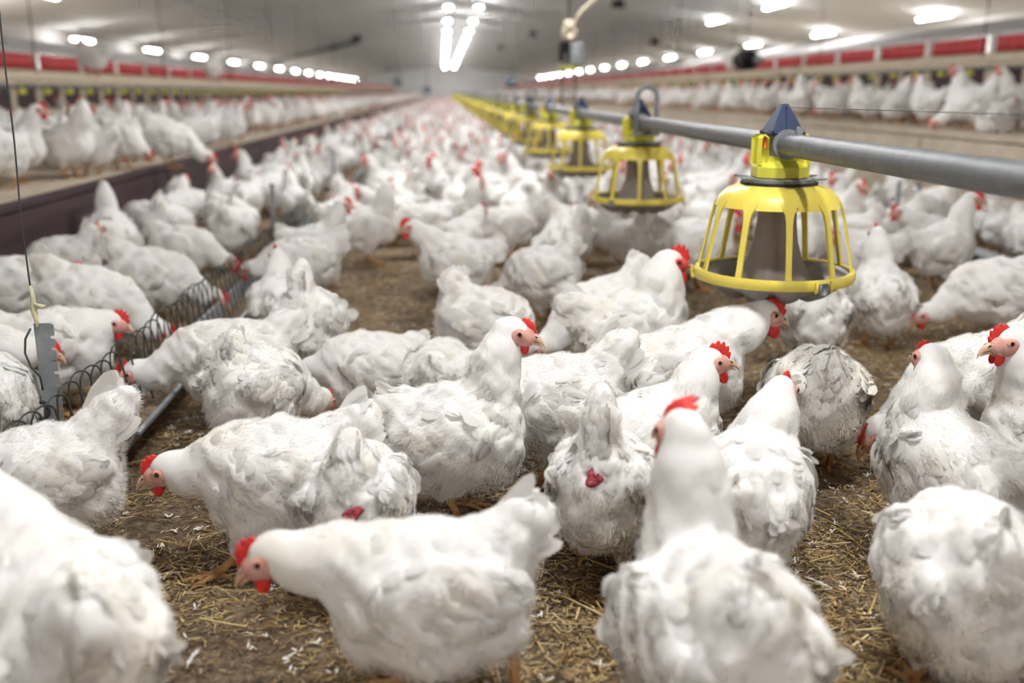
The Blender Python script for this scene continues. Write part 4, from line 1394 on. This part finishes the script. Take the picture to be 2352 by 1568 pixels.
def merged(H, h, legs=True):
    """One low-detail bird as a single mesh: plumage, red head parts, legs."""
    V, Q = H.surface(h)
    mb = MB()
    mb.add(V, Q, 0)
    HR = Matrix(H.HR.tolist())
    hc = Vector(H.hc)
    cs = H.comb
    mb.sphere(hc + HR @ Vector((.014, 0, -.004)), (.029, .025, .024), 8, 6, 1, HR)
    mb.sphere(hc + HR @ Vector((.018, 0, .026 + .004 * cs)), (.024 + .006 * cs, .005, .010 + .007 * cs), 8, 5, 2, HR)
    mb.sphere(hc + HR @ Vector((.022, 0, -.030)), (.008, .012, .012), 6, 5, 2, HR)
    mb.sphere(hc + HR @ Vector((.048, 0, -.012)), (.017, .007, .008), 6, 4, 3, HR)
    if H.sit < .5:
        for i in (0, 1):
            f, k = Vector(H.foot[i]), Vector(H.hock[i])
            mb.tube([k + Vector((0, 0, .03)), f + Vector((0, 0, .01))], [.012, .009], 6, 3)
            for a in (-.55, 0, .55):
                mb.tube([f + Vector((0, 0, .009)), f + Vector((.06 * math.cos(a), .06 * math.sin(a), .004))], [.008, .005], 5, 3)
    return mb


BODY_MATS = [M['feather'], M['face'], M['comb'], M['leg']]
for nm, kw in POSES:
    H = Hen(**kw)
    MID.append(hen_parts(H, h=.011, nf=420, nd=0))
    FAR.append(merged(H, .015).mesh('hen_far', BODY_MATS))
    lo = merged(H, .028)
    fl = []
    for f, i in zip(lo.F, lo.I):
        fl.append((f, i))
    LOWP.append((np.array(lo.V), fl))

# candidate spots: floor and both platforms
spots = []
R2 = np.random.default_rng(21)


def scatter(x0, x1, y0, y1, z, dmin, tries, avoid):
    cell = {}

    def near(x, y):
        i, j = int(x // .6), int(y // .6)
        for a in (i - 1, i, i + 1):
            for b in (j - 1, j, j + 1):
                for (u, v, r_) in cell.get((a, b), ()):
                    if (u - x) ** 2 + (v - y) ** 2 < r_ * r_:
                        return True
        return False
    for (u, v, w, r_) in avoid:
        if abs(w - z) < .3:
            cell.setdefault((int(u // .6), int(v // .6)), []).append((u, v, r_ + .21))
    res = []
    for _ in range(tries):
        x, y = R2.uniform(x0, x1), R2.uniform(y0, y1)
        if z == 0 and ((abs(x + .9) < .22 or abs(x - 2.85) < .22) and y < 60 or abs(x - FX) < .36 and min(abs(y - q) for q in FY) < .34):
            continue
        if near(x, y):
            continue
        cell.setdefault((int(x // .6), int(y // .6)), []).append((x, y, dmin))
        res.append((x, y, z))
    return res


def visible(x, y, z, mar=60):
    d = (x - EYE[0], y - EYE[1], z + .25 - EYE[2])
    zc = sum(a * b for a, b in zip(d, FWD))
    if zc < .3:
        return False
    px = 1176 + FPX * sum(a * b for a, b in zip(d, RGT)) / zc
    return -mar - 400 / zc < px < 2352 + mar + 400 / zc


avoid = list(PLACED)
floor_near = scatter(PL + .30, PR - .30, 4.75, 14, 0, .35, 12000, avoid)
floor_far = scatter(PL + .30, PR - .30, 14.3, 96, 0, .36, 60000, [])
plat = scatter(-4.10, PL - .24, 5.6, 13, ZL, .39, 2500, avoid) + scatter(PR + .25, 5.32, 6.6, 13, ZR, .39, 2500, avoid)
plat_far = scatter(-4.10, PL - .24, 13.2, 96, ZL, .40, 20000, avoid) + scatter(PR + .25, 5.32, 13.2, 96, ZR, .40, 20000, avoid)
cand = [c for c in floor_near + plat + floor_far + plat_far if visible(*c)]
# keep the bare patch of litter in the middle aisle open
cand = [c for c in cand if not (-.42 < c[0] < -.02 and c[1] < 5.6 and c[2] == 0)]
cand.sort(key=lambda c: math.hypot(c[0], c[1]))
singles, rest = cand[:300 - len(HENS)], cand[300 - len(HENS):]


def zone(x, y, z):
    if z == ZL:
        return 'on the left platform'
    if z == ZR:
        return 'on the right platform'
    if x < -.9:
        return 'beside the dark wall'
    if x < .9:
        return 'in the middle aisle'
    if x < 2.85:
        return 'right of the feeders'
    return 'past the right trough'


def facing(a):
    return ['facing rightward', 'facing away', 'facing leftward', 'facing forward'][int(((a + 45) % 360) // 90)]


for (x, y, z) in singles:
    pi_ = int(R2.choice(len(POSES), p=[.24, .2, .2, .12, .1, .05, .05, .04]))
    a = R2.uniform(0, 360)
    s = R2.uniform(.95, 1.08)
    dist = math.hypot(x, y)
    k = int(np.argmin([abs(y - q) for q in FY[:8]]))
    band = 'by %s feeder' % ORD[k] if y < FY[7] + 1 else 'far down the house'
    lab = 'white hen %s, %s, %s, %s' % (POSES[pi_][0], facing(a), zone(x, y, z), band)
    if dist < 9.0:
        t = empty('hen', (x, y, z), yaw(a))
        t.scale = (s, s, s)
        place_parts(MID[pi_], t)
    else:
        t = link('hen', FAR[pi_])
        t.location = (x, y, z)
        t.rotation_euler = (0, 0, yaw(a))
        t.scale = (s, s, s)
    tag(t, lab, 'hen', 'white hens ' + zone(x, y, z))

# the uncountable rest of the flock, one object
VV, FF, II, off = [], [], [], 0
for (x, y, z) in rest:
    pi_ = int(R2.choice(len(POSES), p=[.24, .2, .2, .12, .1, .05, .05, .04]))
    V, fl = LOWP[pi_]
    a, s = R2.uniform(0, 2 * PI), R2.uniform(.95, 1.08)
    c_, s_ = math.cos(a) * s, math.sin(a) * s
    W = np.stack([V[:, 0] * c_ - V[:, 1] * s_ + x, V[:, 0] * s_ + V[:, 1] * c_ + y, V[:, 2] * s + z], -1)
    VV.append(W)
    for f, i in fl:
        FF.append(tuple(v + off for v in f))
        II.append(i)
    off += len(V)
me = mesh_from('far_flock', np.vstack(VV), FF, BODY_MATS, True, II)
o = link('far_flock', me)
tag(o, 'dense flock of white hens melting into blur down the house', 'flock', kind='stuff')
print('custom', len(HENS), 'single', len(singles), 'rest', len(rest))


# ---------------------------------------------------------------- straw, chaff and feathers on the floor
def sticks(n, ymin, ymax, l0, l1, w0, w1, lift, tilt, seed, clump=None):
    g = np.random.default_rng(seed)
    y = ymin + (ymax - ymin) * g.random(n) ** 1.35
    x = g.uniform(-.42, .62, n) * (y + .35)
    if clump:
        keep = (np.sin(x * 9 + 1.3 * np.sin(y * 7)) * np.sin(y * 8 + 1.1 * np.sin(x * 6 + clump)) + g.normal(0, .45, n)) > -.15
        x, y = x[keep], y[keep]
    keep = (x > PL + .05) & (x < PR - .05)
    x, y = x[keep], y[keep]
    n = len(x)
    L, W = g.uniform(l0, l1, n) ** 1.0, g.uniform(w0, w1, n)
    L = l0 + (L - l0) * g.random(n)
    a = g.uniform(0, 2 * PI, n)
    e = g.normal(0, tilt, n)
    d = np.stack([np.cos(a) * np.cos(e), np.sin(a) * np.cos(e), np.sin(e)], -1)
    s = np.stack([-np.sin(a), np.cos(a), np.zeros(n)], -1)
    u = np.cross(d, s)
    c = np.stack([x, y, W * .5 + g.random(n) * lift + np.abs(np.sin(e)) * L * .5], -1)
    bend = g.normal(0, .06, n)
    V = np.zeros((n, 3, 4, 3))
    for i, f in enumerate((-.5, 0, .5)):
        m_ = c + d * (L * f)[:, None] + s * (bend * L * (.25 - f * f))[:, None]
        for j, (p_, q_) in enumerate(((-.5, -.3), (.5, -.3), (.5, .3), (-.5, .3))):
            V[:, i, j] = m_ + s * (W * p_)[:, None] + u * (W * q_)[:, None]
    q = []
    for i in (0, 1):
        for j in range(4):
            q.append((i * 4 + j, i * 4 + (j + 1) % 4, i * 4 + 4 + (j + 1) % 4, i * 4 + 4 + j))
    q += [(3, 2, 1, 0), (8, 9, 10, 11)]
    q = np.array(q)
    F = (q[None] + (np.arange(n) * 12)[:, None, None]).reshape(-1, 4)
    return V.reshape(-1, 3), F


def stick_mat(name, stops):
    m, nt, out = nmat(name)
    p = N(nt, 'ShaderNodeBsdfPrincipled', Roughness=0.55)
    ge = N(nt, 'ShaderNodeNewGeometry')
    r = ramp(nt, stops)
    nt.links.new(ge.outputs['Random Per Island'], r.inputs['Fac'])
    nt.links.new(r.outputs['Color'], p.inputs['Base Color'])
    nt.links.new(p.outputs['BSDF'], out.inputs['Surface'])
    return m


M['straw'] = stick_mat('golden_straw', [(0.0, (0.20, 0.115, 0.045)), (0.3, (0.40, 0.25, 0.09)), (0.65, (0.66, 0.48, 0.20)), (1.0, (0.80, 0.66, 0.38))])
M['chaff'] = stick_mat('brown_chaff', [(0.0, (0.06, 0.036, 0.026)), (0.3, (0.15, 0.09, 0.055)), (0.75, (0.26, 0.17, 0.10)), (1.0, (0.42, 0.31, 0.19))])
V1, F1 = sticks(140000, .7, 6.5, .008, .048, .0007, .0020, .010, .16, 3, clump=.7)
V2, F2 = sticks(1500, .8, 4.2, .04, .12, .0020, .0042, .012, .08, 4, clump=.7)
o = link('straw', mesh_from('straw', np.vstack([V1, V2]), np.vstack([F1, F2 + len(V1)]), M['straw'], False))
tag(o, 'loose golden straw strewn over the trodden litter', 'straw', kind='stuff')
V1, F1 = sticks(70000, .7, 5.5, .006, .028, .0008, .0022, .005, .14, 5)
o = link('chaff', mesh_from('chaff', V1, F1, M['chaff'], False))
tag(o, 'short brown chaff and crumbs covering the floor', 'chaff', kind='stuff')

# tufts of shed down: tiny soft blades
g = np.random.default_rng(9)
n = 4200
y = 1.15 + 6.1 * g.random(n) ** .7
x = g.uniform(-.42, .62, n) * (y + .35)
k = (x > PL + .1) & (x < PR - .1)
x, y = x[k], y[k]
P_, T_, N_, L_ = [], [], [], []
for xi, yi in zip(x, y):
    m_ = g.integers(3, 8)
    for _ in range(m_):
        P_.append((xi + g.normal(0, .004), yi + g.normal(0, .004), .004 + .004 * g.random()))
        a = g.uniform(0, 2 * PI)
        T_.append((math.cos(a), math.sin(a), g.uniform(0, .5)))
        L_.append(g.uniform(.006, .016))
P_, T_, L_ = np.array(P_), unit(np.array(T_)), np.array(L_)
N_ = np.tile([0, 0, 1.0], (len(P_), 1))
N_ = unit(N_ - T_ * (N_ * T_).sum(-1, keepdims=True))
V1, F1 = blades(P_, T_, N_, L_, L_ * .3, np.zeros(len(P_)) + .002, -L_ * .1)
o = link('shed_down', mesh_from('shed_down', V1, F1, M['down'], True))
tag(o, 'shed white down and feather bits scattered in the straw', 'down', kind='stuff')


def feather_thing(x, y, a, L, lab, curve=.18, barred=False, z=.010):
    """A loose feather: quill and a vane of separate barbs."""
    t = empty('loose_feather', (x, y, z), a)
    tag(t, lab, 'feather', 'loose feathers on the straw')
    n = 46
    mid = []
    for i in range(n + 1):
        u = i / n
        mid.append(Vector((L * u, curve * L * u * (1 - u) * 1.4, .004 + .10 * L * u * (1 - u) + .012 * u)))
    mb = MB()
    mb.tube(mid, [.0016 * L / .12 * (1.1 - i / n) + .0002 for i in range(n + 1)], 6)
    mb.build('quill', M['lobe'], t)
    mb = MB()
    for i in range(6, n + 1):
        u = i / n
        d = (mid[min(i + 1, n)] - mid[max(i - 1, 0)]).normalized()
        for s in (1, -1):
            sd = Vector((-d.y, d.x, 0)) * s
            w = L * .15 * math.sin(PI * min(1, .12 + u * .95)) ** .7 * RNG.uniform(.8, 1.1)
            if RNG.random() < .06:
                continue
            tip = mid[i] + (sd * .8 + d * .62).normalized() * w + Vector((0, 0, RNG.uniform(-.001, .003)))
            h = L / n * .62
            q = mid[i] * .5 + tip * .5 + Vector((0, 0, .0015))
            mb.add([mid[i] - d * h, mid[i] + d * h, q + d * h * .95, tip + d * h * .3, tip - d * h * .2, q - d * h * .95], [(0, 1, 2, 5), (5, 2, 3, 4)])
    mb.build('vane', M['down'], t)


feather_thing(.625, 1.165, math.radians(-28), .155, 'long curved white feather on the straw at the bottom right', curve=.3)
feather_thing(.285, 1.415, math.radians(-35), .060, 'pale barred feather on the straw behind the front pecking hen', curve=.15)
feather_thing(.30, 1.40, math.radians(-52), .055, 'second pale feather lying across the barred one')
feather_thing(-.445, 1.52, math.radians(70), .045, 'fluffy white plume standing in the straw by the low hens beak')
feather_thing(.55, 1.52, math.radians(30), .05, 'short white feather in the straw right of the big blurred bird')
feather_thing(.62, 1.36, math.radians(200), .045, 'curled white feather between the two blurred birds at the right')
feather_thing(.74, 1.72, math.radians(150), .055, 'white feather on the straw below the pinkish leg')
feather_thing(-.18, 1.13, math.radians(80), .05, 'white plume on the straw at the bottom left of centre')
feather_thing(.33, 1.16, math.radians(20), .05, 'small white feather tuft beside the big blurred birds left flank')
feather_thing(.12, 1.60, math.radians(85), .06, 'upright white feather below the sharp central hen')


# ---------------------------------------------------------------- camera
cam = bpy.data.cameras.new('camera')
co = bpy.data.objects.new('camera', cam)
COL.objects.link(co)
co.location = EYE
Rm = Matrix((RGT, UPV, tuple(-v for v in FWD))).transposed()
co.rotation_euler = Rm.to_euler()
cam.sensor_width = 36.0
cam.lens = 36.0 * FPX / 2352
cam.clip_start = .05
cam.clip_end = 300
cam.dof.use_dof = True
cam.dof.focus_distance = FOCUS
cam.dof.aperture_fstop = FSTOP
SC.camera = co

w = bpy.data.worlds.new('world')
SC.world = w
w.use_nodes = True
w.node_tree.nodes['Background'].inputs[0].default_value = (.5, .5, .52, 1)
w.node_tree.nodes['Background'].inputs[1].default_value = 0.2

SC.view_settings.view_transform = 'Standard'
SC.view_settings.look = 'None'
SC.view_settings.gamma = 1.0
SC.view_settings.exposure = EXPOSURE
SC.cycles.use_denoising = True
SC.cycles.adaptive_threshold = 0.15
SC.cycles.adaptive_min_samples = 12
SC.cycles.max_bounces = 6
SC.cycles.diffuse_bounces = 4
SC.cycles.glossy_bounces = 2
SC.cycles.transmission_bounces = 4
SC.cycles.caustics_reflective = False
SC.cycles.caustics_refractive = False
SC.cycles.sample_clamp_indirect = 8.0
